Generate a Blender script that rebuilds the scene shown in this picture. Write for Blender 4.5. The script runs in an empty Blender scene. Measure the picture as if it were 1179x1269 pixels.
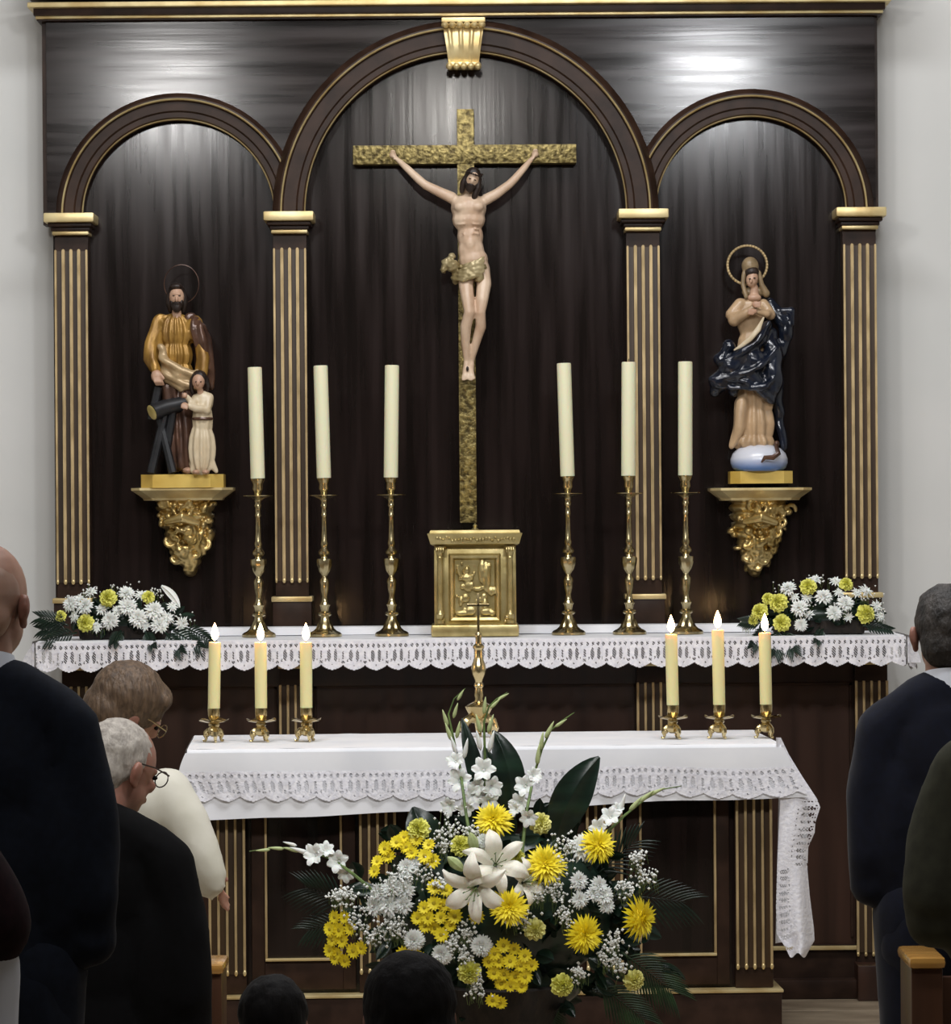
import bpy, bmesh, math, random
from mathutils import Vector, Matrix, noise
PI = math.pi; sin = math.sin; cos = math.cos
S = bpy.context.scene; C = S.collection
R = random.Random(7)
# ------------------------------------------------------------------ camera
H = 1.81; F = 4500.0; ROLL = math.radians(.42)
cd = bpy.data.cameras.new('camera'); cam = bpy.data.objects.new('camera', cd); C.objects.link(cam)
cam.location = (0, 0, H); cam.rotation_euler = (PI/2, ROLL, 0)
cd.sensor_fit = 'HORIZONTAL'; cd.sensor_width = 36; cd.lens = 36*F/1179; cd.clip_end = 60
S.camera = cam
# ------------------------------------------------------------------ world and lights
w = bpy.data.worlds.new('world'); S.world = w; w.use_nodes = True
w.node_tree.nodes['Background'].inputs[0].default_value = (.8, .86, 1, 1)
w.node_tree.nodes['Background'].inputs[1].default_value = .3
S.view_settings.view_transform = 'Standard'; S.view_settings.look = 'None'
S.view_settings.exposure = 0.55; S.view_settings.gamma = 1; S.view_settings.use_curve_mapping = False
def area(loc, size, e, target, col=(1, .96, .9), sy=None):
    l = bpy.data.lights.new('lamp', 'AREA'); l.energy = e; l.color = col
    l.shape = 'RECTANGLE'; l.size = size; l.size_y = sy or size
    o = bpy.data.objects.new('lamp', l); C.objects.link(o); o.location = loc
    o.rotation_euler = (Vector(target)-Vector(loc)).to_track_quat('-Z', 'Y').to_euler()
# three wall-washing lamps in front of the altarpiece (their sheen shows on the varnish)
area((-1.62, 7.5, 4.05), .42, 30, (-1.0, 13.5, 1.7), (1, .98, .96))
area((-.13, 7.5, 3.95), .26, 13, (0, 13.5, 1.7), (1, .96, .9))
area((1.28, 7.5, 4.12), .42, 34, (1.0, 13.5, 1.7), (.97, .98, 1))
# broad unseen fill lights, added to brighten the sanctuary and the nave
area((0, 10.3, 5.9), 3.6, 150, (0, 12.2, 0), (.98, .98, 1), 1.2)
area((0, 5.0, 5.9), 3.0, 70, (0, 9.0, 0), (.98, .98, 1), 1.0)
# ------------------------------------------------------------------ helpers
CR, SR = cos(ROLL), sin(ROLL)
def P(px, py, d):
    u, v = px-589.5, py-634.5
    return Vector(((u*CR-v*SR)*d/F, d, H-(v*CR+u*SR)*d/F))
def U(u, d): return u*d/F
def V(v, d): return H-v*d/F
ORG = {}
def org(o): return ORG.get(o.name, Vector((0, 0, 0)))
def tag(o, label=None, cat=None, group=None, kind=None):
    if label: o['label'] = label
    if cat: o['category'] = cat
    if group: o['group'] = group
    if kind: o['kind'] = kind
    return o
def thing(name, loc, label, cat, group=None):
    o = bpy.data.objects.new(name, None); C.objects.link(o); o.location = loc
    o.empty_display_size = .05; ORG[o.name] = Vector(loc)
    return tag(o, label, cat, group)
def link(name, me, parent=None, label=None, kind=None, at=None):
    o = bpy.data.objects.new(name, me); C.objects.link(o)
    if parent is not None:
        o.parent = parent; ORG[o.name] = org(parent)
    if at is not None: o.location = at
    return tag(o, label, None, None, kind)
class MB:
    def __init__(s): s.v = []; s.f = []; s.m = []; s.cur = 0
    def add(s, vs, fs):
        n = len(s.v); s.v += [tuple(p) for p in vs]; s.f += [tuple(i+n for i in f) for f in fs]; s.m += [s.cur]*len(fs); return s
    def box(s, a, b):
        x0, x1 = sorted((a[0], b[0])); y0, y1 = sorted((a[1], b[1])); z0, z1 = sorted((a[2], b[2]))
        return s.add([(x0,y0,z0),(x1,y0,z0),(x1,y1,z0),(x0,y1,z0),(x0,y0,z1),(x1,y0,z1),(x1,y1,z1),(x0,y1,z1)],
              [(0,3,2,1),(4,5,6,7),(0,1,5,4),(1,2,6,5),(2,3,7,6),(3,0,4,7)])
    def bbox(s, a, b, r=.004):      # box with chamfered edges
        bm = bmesh.new(); x0, x1 = sorted((a[0], b[0])); y0, y1 = sorted((a[1], b[1])); z0, z1 = sorted((a[2], b[2]))
        bmesh.ops.create_cube(bm, size=1)
        for q in bm.verts: q.co = Vector((x0+(q.co.x+.5)*(x1-x0), y0+(q.co.y+.5)*(y1-y0), z0+(q.co.z+.5)*(z1-z0)))
        bmesh.ops.bevel(bm, geom=bm.edges[:], offset=r, segments=2, affect='EDGES', profile=.6)
        bm.verts.index_update()
        s.add([q.co.copy() for q in bm.verts], [[q.index for q in f.verts] for f in bm.faces]); bm.free(); return s
    def lathe(s, prof, c, n=20, gad=None):   # prof: (r, z) from bottom up, c: axis point
        vs = []; fs = []
        for i, (r, z) in enumerate(prof):
            for k in range(n):
                a = 2*PI*k/n; rr = max(r, 1e-5)*(1+(gad(i, a) if gad else 0))
                vs.append((c[0]+rr*cos(a), c[1]+rr*sin(a), c[2]+z))
        m = len(prof)
        for i in range(m-1):
            for k in range(n):
                k2 = (k+1) % n; fs.append((i*n+k, i*n+k2, (i+1)*n+k2, (i+1)*n+k))
        fs.append(tuple(range(n-1, -1, -1))); fs.append(tuple((m-1)*n+k for k in range(n)))
        return s.add(vs, fs)
    def tube(s, pts, rad, n=8, flat=1.0):
        pts = [Vector(p) for p in pts]
        if not isinstance(rad, (list, tuple)): rad = [rad]*len(pts)
        vs = []; fs = []; t = (pts[1]-pts[0]).normalized()
        up = Vector((0, 1, 0)) if abs(t.y) < .8 else Vector((1, 0, 0))
        for i, p in enumerate(pts):
            t = ((pts[min(i+1, len(pts)-1)]-pts[max(i-1, 0)])).normalized()
            a = t.cross(up).normalized(); b = t.cross(a).normalized(); up = -b if up.dot(b) < 0 else b
            for k in range(n):
                g = 2*PI*k/n; vs.append(p+a*rad[i]*cos(g)+b*rad[i]*flat*sin(g))
        for i in range(len(pts)-1):
            for k in range(n):
                k2 = (k+1) % n; fs.append((i*n+k, i*n+k2, (i+1)*n+k2, (i+1)*n+k))
        fs.append(tuple(range(n-1, -1, -1))); fs.append(tuple((len(pts)-1)*n+k for k in range(n)))
        return s.add(vs, fs)
    def ell(s, c, r, rot=None, n=12, m=8):
        vs = []; fs = []; c = Vector(c)
        if not isinstance(r, (list, tuple)): r = (r, r, r)
        for i in range(m+1):
            th = PI*i/m
            for k in range(n):
                a = 2*PI*k/n; q = Vector((r[0]*sin(th)*cos(a), r[1]*sin(th)*sin(a), r[2]*cos(th)))
                if i in (0, m): q = Vector((0, 0, r[2]*cos(th)))+Vector((r[0]*.02*cos(a), r[1]*.02*sin(a), 0))
                if rot is not None: q = rot @ q
                vs.append(c+q)
        for i in range(m):
            for k in range(n):
                k2 = (k+1) % n; fs.append((i*n+k, (i+1)*n+k, (i+1)*n+k2, i*n+k2))
        fs.append(tuple(range(n))); fs.append(tuple(m*n+k for k in range(n-1, -1, -1)))
        return s.add(vs, fs)
    def grid(s, fn, nu, nv, hole=None):
        vs = [fn(i/nu, j/nv) for j in range(nv+1) for i in range(nu+1)]
        fs = [(j*(nu+1)+i, j*(nu+1)+i+1, (j+1)*(nu+1)+i+1, (j+1)*(nu+1)+i) for j in range(nv) for i in range(nu)
              if not (hole and hole((i+.5)/nu, (j+.5)/nv))]
        return s.add(vs, fs)
    def prism(s, poly, y0, y1):      # poly in (x, z), extruded in y
        n = len(poly)
        vs = [(x, y0, z) for x, z in poly]+[(x, y1, z) for x, z in poly]
        return s.add(vs, [tuple(range(n)), tuple(range(2*n-1, n-1, -1))]+[(i, n+i, n+(i+1) % n, (i+1) % n) for i in range(n)])
    def mesh(s, name, mats, o=Vector((0, 0, 0)), smooth=True, ang=35, drop=True):
        me = bpy.data.meshes.new(name)
        me.from_pydata([(p[0]-o.x, p[1]-o.y, p[2]-o.z) for p in s.v], [], s.f)
        for m in (mats if isinstance(mats, (list, tuple)) else [mats]): me.materials.append(m)
        me.polygons.foreach_set('material_index', s.m)
        bm = bmesh.new(); bm.from_mesh(me)
        if drop: bmesh.ops.delete(bm, geom=[v for v in bm.verts if not v.link_faces], context='VERTS')
        bmesh.ops.recalc_face_normals(bm, faces=bm.faces)
        for f in bm.faces: f.smooth = smooth
        for e in bm.edges:
            if len(e.link_faces) == 2 and e.calc_face_angle(0) > math.radians(ang): e.smooth = False
        bm.to_mesh(me); bm.free(); return me
    def build(s, name, mats, parent=None, label=None, kind=None, **k):
        o = org(parent) if parent is not None else Vector((0, 0, 0))
        return link(name, s.mesh(name, mats, o, **k), parent, label, kind)
    def solo(s, name, mats, loc, label=None, cat=None, group=None, kind=None, **k):   # a thing that is one mesh
        loc = Vector(loc); o = link(name, s.mesh(name, mats, loc, **k)); o.location = loc; ORG[o.name] = loc
        return tag(o, label, cat, group, kind)
    def blob(s, name, mats, parent=None, vox=.006, it=4, disp=None, label=None, kind=None, solo=None, dec=None, ymax=None):
        """one continuous skin over all the shapes"""
        me = bpy.data.meshes.new(name); me.from_pydata(s.v, [], s.f)
        t = bpy.data.objects.new('tmp', me); C.objects.link(t)
        m = t.modifiers.new('r', 'REMESH'); m.mode = 'VOXEL'; m.voxel_size = vox; m.use_smooth_shade = True
        if it: m = t.modifiers.new('s', 'SMOOTH'); m.factor = .5; m.iterations = it
        if dec: m = t.modifiers.new('d', 'DECIMATE'); m.ratio = dec
        dg = bpy.context.evaluated_depsgraph_get()
        out = bpy.data.meshes.new_from_object(t.evaluated_get(dg)); bpy.data.objects.remove(t); bpy.data.meshes.remove(me)
        out.name = name
        if disp:
            ns = [v.normal.copy() for v in out.vertices]
            for v, n_ in zip(out.vertices, ns): v.co = v.co+n_*disp(v.co)
        if ymax:
            for v in out.vertices: v.co.y = min(v.co.y, ymax)
        o = org(parent) if parent is not None else (Vector(solo) if solo is not None else Vector((0, 0, 0)))
        for v in out.vertices: v.co -= o
        out.materials.clear()
        for m in (mats if isinstance(mats, (list, tuple)) else [mats]): out.materials.append(m)
        for p in out.polygons: p.use_smooth = True
        ob = link(name, out, parent, label, kind)
        if solo is not None: ob.location = solo; ORG[ob.name] = Vector(solo)
        return ob
def copy_tree(o, d=Vector((0, 0, 0)), parent=None, rz=0, sc=None):
    c = o.copy(); C.objects.link(c)
    if parent is not None: c.parent = parent
    else: c.location = o.location+d
    if rz: c.rotation_euler.z += rz
    if sc: c.scale = sc
    for ch in list(o.children): copy_tree(ch, parent=c)
    return c
# ------------------------------------------------------------------ materials
def rgb(h): 
    r = [int(h[i:i+2], 16)/255 for i in (0, 2, 4)]
    return tuple(((x+.055)/1.055)**2.4 if x > .04045 else x/12.92 for x in r)+(1,)
def mat(name, c1, c2=None, rough=.5, metal=0, scale=(6, 6, 6), nscale=1, bump=0, bscale=None, coat=0, spec=.5, em=None, sss=0, lo=.35, hi=.65, trans=0, rvar=0, sheen=0):
    m = bpy.data.materials.new(name); m.use_nodes = True; nt = m.node_tree; b = nt.nodes['Principled BSDF']; L = nt.links
    b.inputs['Roughness'].default_value = rough; b.inputs['Metallic'].default_value = metal
    b.inputs['Specular IOR Level'].default_value = spec; b.inputs['Coat Weight'].default_value = coat; b.inputs['Coat Roughness'].default_value = .15
    b.inputs['Base Color'].default_value = rgb(c1)
    if sss: b.inputs['Subsurface Weight'].default_value = sss; b.inputs['Subsurface Scale'].default_value = .02
    if trans: b.inputs['Transmission Weight'].default_value = trans
    if sheen: b.inputs['Sheen Weight'].default_value = sheen
    tc = nt.nodes.new('ShaderNodeTexCoord')
    def nz(sc, det=5):
        mp = nt.nodes.new('ShaderNodeMapping'); mp.inputs['Scale'].default_value = sc; L.new(tc.outputs['Object'], mp.inputs['Vector'])
        n = nt.nodes.new('ShaderNodeTexNoise'); n.inputs['Scale'].default_value = nscale; n.inputs['Detail'].default_value = det; L.new(mp.outputs[0], n.inputs['Vector']); return n
    if c2:
        n = nz(scale); r = nt.nodes.new('ShaderNodeValToRGB'); r.color_ramp.elements[0].position = lo; r.color_ramp.elements[1].position = hi
        r.color_ramp.elements[0].color = rgb(c1); r.color_ramp.elements[1].color = rgb(c2)
        L.new(n.outputs['Fac'], r.inputs['Fac']); L.new(r.outputs[0], b.inputs['Base Color'])
        if rvar:
            mr = nt.nodes.new('ShaderNodeMapRange'); mr.inputs['To Min'].default_value = rough-rvar; mr.inputs['To Max'].default_value = rough+rvar
            mr.inputs['From Min'].default_value = .3; mr.inputs['From Max'].default_value = .7
            L.new(n.outputs['Fac'], mr.inputs['Value']); L.new(mr.outputs[0], b.inputs['Roughness'])
    if bump:
        n2 = nz(bscale or scale); bp = nt.nodes.new('ShaderNodeBump'); bp.inputs['Strength'].default_value = bump; bp.inputs['Distance'].default_value = .01
        L.new(n2.outputs['Fac'], bp.inputs['Height']); L.new(bp.outputs[0], b.inputs['Normal'])
    if em: b.inputs['Emission Color'].default_value = rgb(em[0]); b.inputs['Emission Strength'].default_value = em[1]
    return m
WV = mat('dark_varnished_wood_upright', '16110f', '241b19', rough=.15, scale=(22, 22, 1.2), bump=.028, bscale=(30, 30, .8), rvar=.04, spec=.3)
WH = mat('dark_varnished_wood_level', '16110f', '241b19', rough=.15, scale=(1.2, 22, 22), bump=.028, bscale=(.8, 30, 30), rvar=.04, spec=.3)
WM = mat('moulding_wood', '281b14', '3a2920', rough=.42, scale=(12, 12, 12), bump=.04, spec=.22)
WB = mat('reddish_brown_wood', '2b1912', '3d251a', rough=.36, scale=(14, 14, .8), bump=.06, rvar=.05)
WF = mat('flute_wood', '33261a', '473420', rough=.4, scale=(20, 20, 1))
GILT = mat('gold_leaf', 'cbb078', 'eddba6', rough=.38, metal=.55, scale=(9, 9, 9), bump=.08)
GILTD = mat('aged_gold_leaf', 'a08a62', 'c9b184', rough=.5, metal=.35, scale=(30, 30, 9), bump=.1)
GOLDC = mat('burnished_gold', 'b59a5c', 'dcc48a', rough=.28, metal=.85, scale=(14, 14, 14), bump=.15)
GOLDP = mat('gold_paint', 'd2ac4e', 'e6c76c', rough=.38, metal=.35, scale=(8, 8, 8))
BRASS = mat('polished_brass', 'a99a74', 'cfc29a', rough=.24, metal=1, scale=(14, 14, 30))
BRASSB = mat('bright_brass', 'bda878', 'ddcb9c', rough=.24, metal=1, scale=(14, 14, 14))
TAB = mat('tabernacle_gilt', 'ab9a66', 'cdbd88', rough=.34, metal=.85, scale=(16, 16, 16), bump=.12)
CROSSM = mat('hammered_gilt_cross', '4b4024', '9c8c58', rough=.38, metal=.7, scale=(60, 60, 60), bump=.7, bscale=(60, 60, 60))
WAX = mat('cream_wax', 'e8e6c4', rough=.5, sss=.35)
WAXY = mat('ivory_wax', 'ece3a8', rough=.45, sss=.4)
FLAME = mat('flame', 'ffd9a0', em=('ffc98a', 32))
WICK = mat('wick', '1a1410', rough=.9)
LINEN = mat('white_linen', 'f2f3f6', 'e8eaef', rough=.85, scale=(5, 5, 5), bump=.12, bscale=(7, 7, 7))
LACE = mat('white_lace', 'f3f2f6', 'e2e2ea', rough=.9, scale=(90, 90, 90), bump=.3)
WALL = mat('plaster_wall', 'd4d5d2', 'dcdcd9', rough=.85, scale=(1.5, 1.5, 1.5), bump=.02)
FLOOR = mat('marble_floor', '8a7a66', 'b5a48c', rough=.3, scale=(4, 9, 4), bump=.02)
SKINS = mat('painted_flesh', 'c9a68c', 'b58d74', rough=.42, scale=(14, 14, 14))
SKINC = mat('painted_flesh_of_corpus', 'dcc4aa', 'c0a085', rough=.4, scale=(13, 13, 9))
HAIRD = mat('dark_painted_hair', '1c130f', '2b1d16', rough=.5, scale=(60, 60, 20), bump=.4)
CLOTHG = mat('gilded_loincloth', '84744c', 'b8a982', rough=.38, metal=.3, scale=(18, 18, 18), bump=.2)
ROBEG = mat('golden_tunic', '7d5b26', 'b98f46', rough=.36, metal=.3, scale=(40, 40, 8), bump=.15)
ROBEB = mat('brown_mantle', '3a2720', '6a4d3e', rough=.28, metal=.2, scale=(22, 22, 10), bump=.15)
ROBET = mat('tan_mantle', 'a78e6a', 'c4ab83', rough=.35, metal=.2, scale=(22, 22, 12), bump=.1)
ROBEW = mat('cream_robe', 'c3b08f', 'dccdb0', rough=.35, scale=(20, 20, 6), bump=.12)
ROBEN = mat('navy_mantle', '0e131e', '1a2130', rough=.22, scale=(16, 16, 16), bump=.2, coat=.5)
VEILM = mat('tan_veil', '7e6c50', '988262', rough=.4, scale=(30, 30, 30), bump=.1)
ROBEP = mat('beige_robe', 'a88c6c', 'c4a682', rough=.32, scale=(20, 20, 8), bump=.12)
IRON = mat('dark_painted_timber', '1b1c1e', '2b2c2f', rough=.4, scale=(10, 10, 10))
LOGEND = mat('sawn_wood', 'b5a45e', 'cdbd7c', rough=.6, scale=(30, 30, 30))
def mat_globe():
    m = mat('globe_paint', 'd6d9e2', rough=.3, coat=.3); nt = m.node_tree
    tc = nt.nodes.new('ShaderNodeTexCoord'); sx = nt.nodes.new('ShaderNodeSeparateXYZ'); r = nt.nodes.new('ShaderNodeValToRGB')
    mr = nt.nodes.new('ShaderNodeMapRange'); mr.inputs['From Min'].default_value = .0; mr.inputs['From Max'].default_value = .1
    nt.links.new(tc.outputs['Object'], sx.inputs[0]); nt.links.new(sx.outputs[2], mr.inputs['Value']); nt.links.new(mr.outputs[0], r.inputs[0])
    e = r.color_ramp.elements; e[0].position = .1; e[0].color = rgb('5b86c8'); e[1].position = .5; e[1].color = rgb('d9dce6')
    nt.links.new(r.outputs[0], nt.nodes['Principled BSDF'].inputs['Base Color']); return m
GLOBE = mat_globe()
SUITN = mat('navy_suit_cloth', '090c19', '0c1020', rough=.85, scale=(60, 60, 60), spec=.2, sheen=.1)
SUITD = mat('dark_navy_suit_cloth', '12161f', '161b26', rough=.9, scale=(60, 60, 60), spec=.2)
SUITK = mat('black_wool', '050506', '08080a', rough=.95, scale=(60, 60, 60), spec=.15)
OLIVE = mat('olive_coat_cloth', '38382e', '424236', rough=.9, scale=(30, 30, 30), spec=.2)
WINE = mat('wine_knit', '1d0f12', '28161a', rough=.95, scale=(50, 50, 50), spec=.2)
VEST = mat('ivory_vestment', 'd6d3c6', 'cbc8b8', rough=.8, scale=(8, 8, 8), bump=.1)
SHIRT = mat('white_shirt', 'dfe3ec', rough=.8)
SKIN = mat('skin', 'b98f7a', 'a67a66', rough=.5, scale=(14, 14, 14), sss=.15)
SKINR = mat('ruddy_skin', '9c6f5e', '8d6152', rough=.5, scale=(14, 14, 14), sss=.15)
HBR = mat('brown_hair', '4a3a2c', '6b5642', rough=.55, scale=(90, 90, 25), bump=.7, bscale=(110, 110, 20))
HGR = mat('silver_hair', '8f8880', 'b5aea4', rough=.6, scale=(60, 60, 30), bump=.5, bscale=(120, 120, 40))
HDG = mat('dark_grey_hair', '141211', '3f3a36', rough=.6, scale=(26, 26, 18), bump=.8, bscale=(110, 110, 50))
HBK = mat('black_hair', '0b0909', '131010', spec=.2, rough=.75, scale=(60, 60, 20), bump=.4)
HSH = mat('shaved_scalp', 'b18c78', '9c7a68', rough=.45, scale=(12, 12, 12), sss=.1)
SPECT = mat('spectacle_frame', '3a302c', rough=.3, metal=.5)
LENS = mat('spectacle_lens', 'dfe6ea', rough=.05, trans=.7)
PEW = mat('honey_pew_wood', '9a6f34', 'b98a45', rough=.25, scale=(5, 40, 40), coat=.4)
PEWD = mat('brown_pew_wood', '3a2418', '4b3020', rough=.35, scale=(14, 14, 1.5))
YEL = mat('yellow_petal', 'f8e010', 'fdee3c', rough=.6, scale=(40, 40, 40))
YELP = mat('pale_yellow_petal', 'efeb84', 'f6f3ac', rough=.6, scale=(50, 50, 50))
LIME = mat('lime_yellow_petal', 'e6e660', 'f1ef90', rough=.6, scale=(50, 50, 50))
WHT = mat('white_petal', 'f4f5f2', 'e9ece6', rough=.6, scale=(40, 40, 40), sss=.1)
IVO = mat('ivory_petal', 'efead8', 'f6f3e6', rough=.5, scale=(30, 30, 30), sss=.1)
DCEN = mat('daisy_eye', 'a89418', 'c4b024', rough=.8, scale=(80, 80, 80))
BUDG = mat('green_bud', 'a8b878', 'c9d4a0', rough=.6, scale=(40, 40, 40))
STEM = mat('green_stem', '4c6330', '6d8446', rough=.6, scale=(40, 40, 40))
LEAFD = mat('dark_green_leaf', '12211a', '1f3427', rough=.3, scale=(6, 6, 30), bump=.1)
LEAFM = mat('mid_green_leaf', '20331f', '34502e', rough=.45, scale=(20, 20, 20))
POT = mat('dark_basket', '191512', '2a221c', rough=.8, scale=(60, 60, 20), bump=.5)
GYP = mat('gypsophila_bloom', 'd8dad6', 'eef0ec', rough=.8, scale=(60, 60, 60))
# ------------------------------------------------------------------ the room
def struct(mb, name, m, **k): return mb.build(name, m, kind='structure', **k)
struct(MB().box((-6, -4, -.1), (6, 13.72, -.02)), 'floor', WALL, smooth=False)
fl = bpy.data.objects['floor']
# floor slabs that can be told apart beside the altar
slab = None
for i in range(6):
    for j in range(5):
        x0 = -2.4+i*.8; y0 = 11.15+j*.56
        if slab is None:
            slab = MB().bbox((0, 0, -.02), (.794, .554, .04), .003).mesh('floor_slab', FLOOR, smooth=False)
        o = link('floor_slab', slab, fl); o.location = (x0, y0, 0)
o = MB().box((-6, -4, -.02), (6, 11.145, -.001)).build('floor_field', FLOOR, fl, kind='stuff')
MB().box((-6, 11.145, -.02), (-2.405, 13.62, .04)).build('floor_field', FLOOR, fl, kind='stuff')
MB().box((2.405, 11.145, -.02), (6, 13.62, .04)).build('floor_field', FLOOR, fl, kind='stuff')
struct(MB().box((-6, 13.62, -.1), (6, 13.8, 6)), 'wall_back', WALL, smooth=False)
struct(MB().box((-6.1, -4, -.1), (-6, 13.8, 6)), 'wall_left', WALL, smooth=False)
struct(MB().box((6, -4, -.1), (6.1, 13.8, 6)), 'wall_right', WALL, smooth=False)
CEIL = mat('stained_ceiling_boards', '5a4c3e', '6b5a48', rough=.7, scale=(8, 1, 8))
struct(MB().box((-6.1, -4, 6), (6.1, 13.8, 6.1)), 'ceiling', CEIL, smooth=False)
struct(MB().box((-6.1, -4.1, -.1), (6.1, -4, 6)), 'wall_front', WALL, smooth=False)
# ------------------------------------------------------------------ altarpiece
RT = thing('altarpiece', (U(-10, 13.5), 13.5, 1.36), 'dark wooden altarpiece with three gilt-lined arches and fluted pilasters on the white wall', 'altarpiece')
d = 13.5
s = d/F
ZS = V(-369.8, 13.44)
def X(u): return u*13.44/F
def Zv(v): return V(v, 13.44)
AX = [(-365.5, 117.5, 143, 154), (-9.5, 197, 227, 238), (344.3, 116.5, 142, 154)]
# back boards of the three bays (vertical boards)
for (a, b) in ((-522, -226), (-226, 211), (211, 500)):
    n = round((b-a)/55)
    for k in range(n):
        x0 = a+(b-a)*k/n; x1 = a+(b-a)*(k+1)/n
        MB().box((X(x0), 13.50+.0003*(k % 2), 1.36), (X(x1), 13.54, Zv(-600))).build('board', WV, RT, smooth=False)
MB().box((X(-525), 13.54, 1.36), (X(500), 13.61, Zv(-640))).build('backing', WM, RT, smooth=False)
# spandrel panel with three arched cut-outs
sp = MB(); N = 260; ul, ur = -528, 499
prev = None; tops = Zv(-612)
def low(u):
    z = -369.8
    for cx, ri, ro, re in AX:
        if abs(u-cx) < ri+6: z = min(z, -369.8-math.sqrt(max((ri+6)**2-(u-cx)**2, 0)))
    return z
us = [ul+(ur-ul)*i/N for i in range(N+1)]
yf, yb = 13.44, 13.505
vs = []
for u in us:
    z = Zv(low(u)); vs += [(X(u), yf, z), (X(u), yf, tops), (X(u), yb, z), (X(u), yb, tops)]
fs = []
for i in range(N):
    a = i*4; b = a+4
    fs += [(a, b, b+1, a+1), (a+2, a+3, b+3, b+2), (a, a+2, b+2, b), (a+1, b+1, b+3, a+3)]
fs += [(0, 1, 3, 2), (N*4, N*4+2, N*4+3, N*4+1)]
sp.add(vs, fs); sp.build('spandrel_panel', WH, RT, ang=20)
# outer stile behind the left edge
MB().box((X(-534), 13.46, Zv(-360)), (X(-521), 13.56, Zv(-612))).build('edge_stile', WM, RT, smooth=False)
MB().box((X(497), 13.46, Zv(-360)), (X(503), 13.56, Zv(-612))).build('edge_stile', WM, RT, smooth=False)
def arch_sweep(mb, cx, prof, y0, n=64):   # prof: (radius_px, y) closed loop
    m = len(prof); vs = []
    for i in range(n+1):
        a = PI*i/n
        for r, y in prof: vs.append((X(cx)+cos(a)*r*s, y, ZS+sin(a)*r*s))
    fs = [(i*m+k, i*m+(k+1) % m, (i+1)*m+(k+1) % m, (i+1)*m+k) for i in range(n) for k in range(m)]
    fs += [tuple(range(m)), tuple(n*m+k for k in range(m-1, -1, -1))]
    return mb.add(vs, fs)
for k, (cx, ri, ro, re) in enumerate(AX):
    f = 13.385 if k == 1 else 13.418
    prof = [(ri+1, 13.50), (ri+1, f+.03), (ri+4, f+.02), (ri+10, f+.02), (ri+12, f+.012), (ro-3, f+.012), (ro, f), (ro+3, f+.002), (ro+6, f+.012), (re-3, f+.02), (re, f+.035), (re, 13.50)]
    ar = arch_sweep(MB(), cx, prof, 0).build('arch', WM, RT, ang=25)
    for r, wd, yy in ((ri+1.2, 1.7, f+.026), (ro, 2.3, f)):
        pr = [(r-wd/2, yy+.006), (r-wd/2, yy-.003), (r, yy-.006), (r+wd/2, yy-.003), (r+wd/2, yy+.006)]
        arch_sweep(MB(), cx, pr, 0).build('gilt_fillet', GILT, ar, ang=60)
# pilasters
PU = [-499, -228, 210, 478.5]
for k, u in enumerate(PU):
    dd = 13.41
    px_ = lambda q: q*dd/F
    body = MB().box((px_(u-20.5), 13.42, V(-351, dd)), (px_(u+20.5), 13.55, V(103, dd)))
    # flute recesses are between raised gilt listels
    pl = body.build('pilaster', WM, RT, smooth=False)
    MB().box((px_(u-20), 13.416, V(-327, dd)), (px_(u+20), 13.421, V(84, dd))).build('flute_ground', WF, pl, smooth=False)
    for j in range(5):
        uu = u-19.2+j*9.6; wd = 1.25 if j in (0, 4) else 1.9
        m = MB(); n = 5
        poly = []
        for q in range(n+1):
            a = PI*q/n; poly.append((px_(uu+wd*cos(a)), V(-327, dd)+px_(wd*sin(a))*1.2))
        for q in range(n+1):
            a = PI+PI*q/n; poly.append((px_(uu+wd*cos(a)), V(84, dd)+px_(wd*sin(a))*1.2))
        m.prism(poly, 13.400, 13.418); m.build('gilt_listel', GILTD, pl, smooth=False)
        m = MB().ell((px_(uu), 13.402, V(83, dd)), (px_(wd+.4), .004, px_(3.2)), n=8, m=6); m.build('listel_tip', GILT, pl)
    MB().bbox((px_(u-31), 13.33, V(-372.5, dd)), (px_(u+31), 13.52, V(-361, dd)), .006).build('impost_slab', GILT, pl)
    m = MB(); 
    for a0, b0, hw, fy in ((-361, -356, 27, 13.36), (-356, -351, 24, 13.38)): m.bbox((px_(u-hw), fy, V(a0, dd)), (px_(u+hw), 13.52, V(b0, dd)), .003)
    m.build('impost_moulding', WM, pl)
    MB().bbox((px_(u-22.5), 13.385, V(-351, dd)), (px_(u+22.5), 13.52, V(-346.5, dd)), .003).build('necking', GILT, pl)
    MB().bbox((px_(u-25.5), 13.385, V(103, dd)), (px_(u+25.5), 13.52, V(109.5, dd)), .004).build('base_fillet', GILT, pl)
    MB().bbox((px_(u-24), 13.392, V(109.5, dd)), (px_(u+24), 13.54, 1.362), .003).build('pedestal', WM, pl)
# entablature
m = MB(); 
m.box((X(-538), 13.40, Zv(-611)), (X(507), 13.58, Zv(-616))); m.bbox((X(-541), 13.37, Zv(-616)), (X(510), 13.58, Zv(-630)), .004)
m.bbox((X(-548), 13.30, Zv(-637)), (X(516), 13.58, Zv(-690)), .01)
m.build('entablature', WM, RT)
for a, b, e, fy in ((-612.5, -616.5, 537, 13.382), (-617, -620.5, 539, 13.372), (-624.5, -631, 545, 13.335)):
    MB().bbox((X(-e-2), fy, Zv(a)), (X(e-29), 13.56, Zv(b)), .004).build('gilt_moulding', GILT if a > -615 or a < -620 else GILTD, RT)
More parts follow.
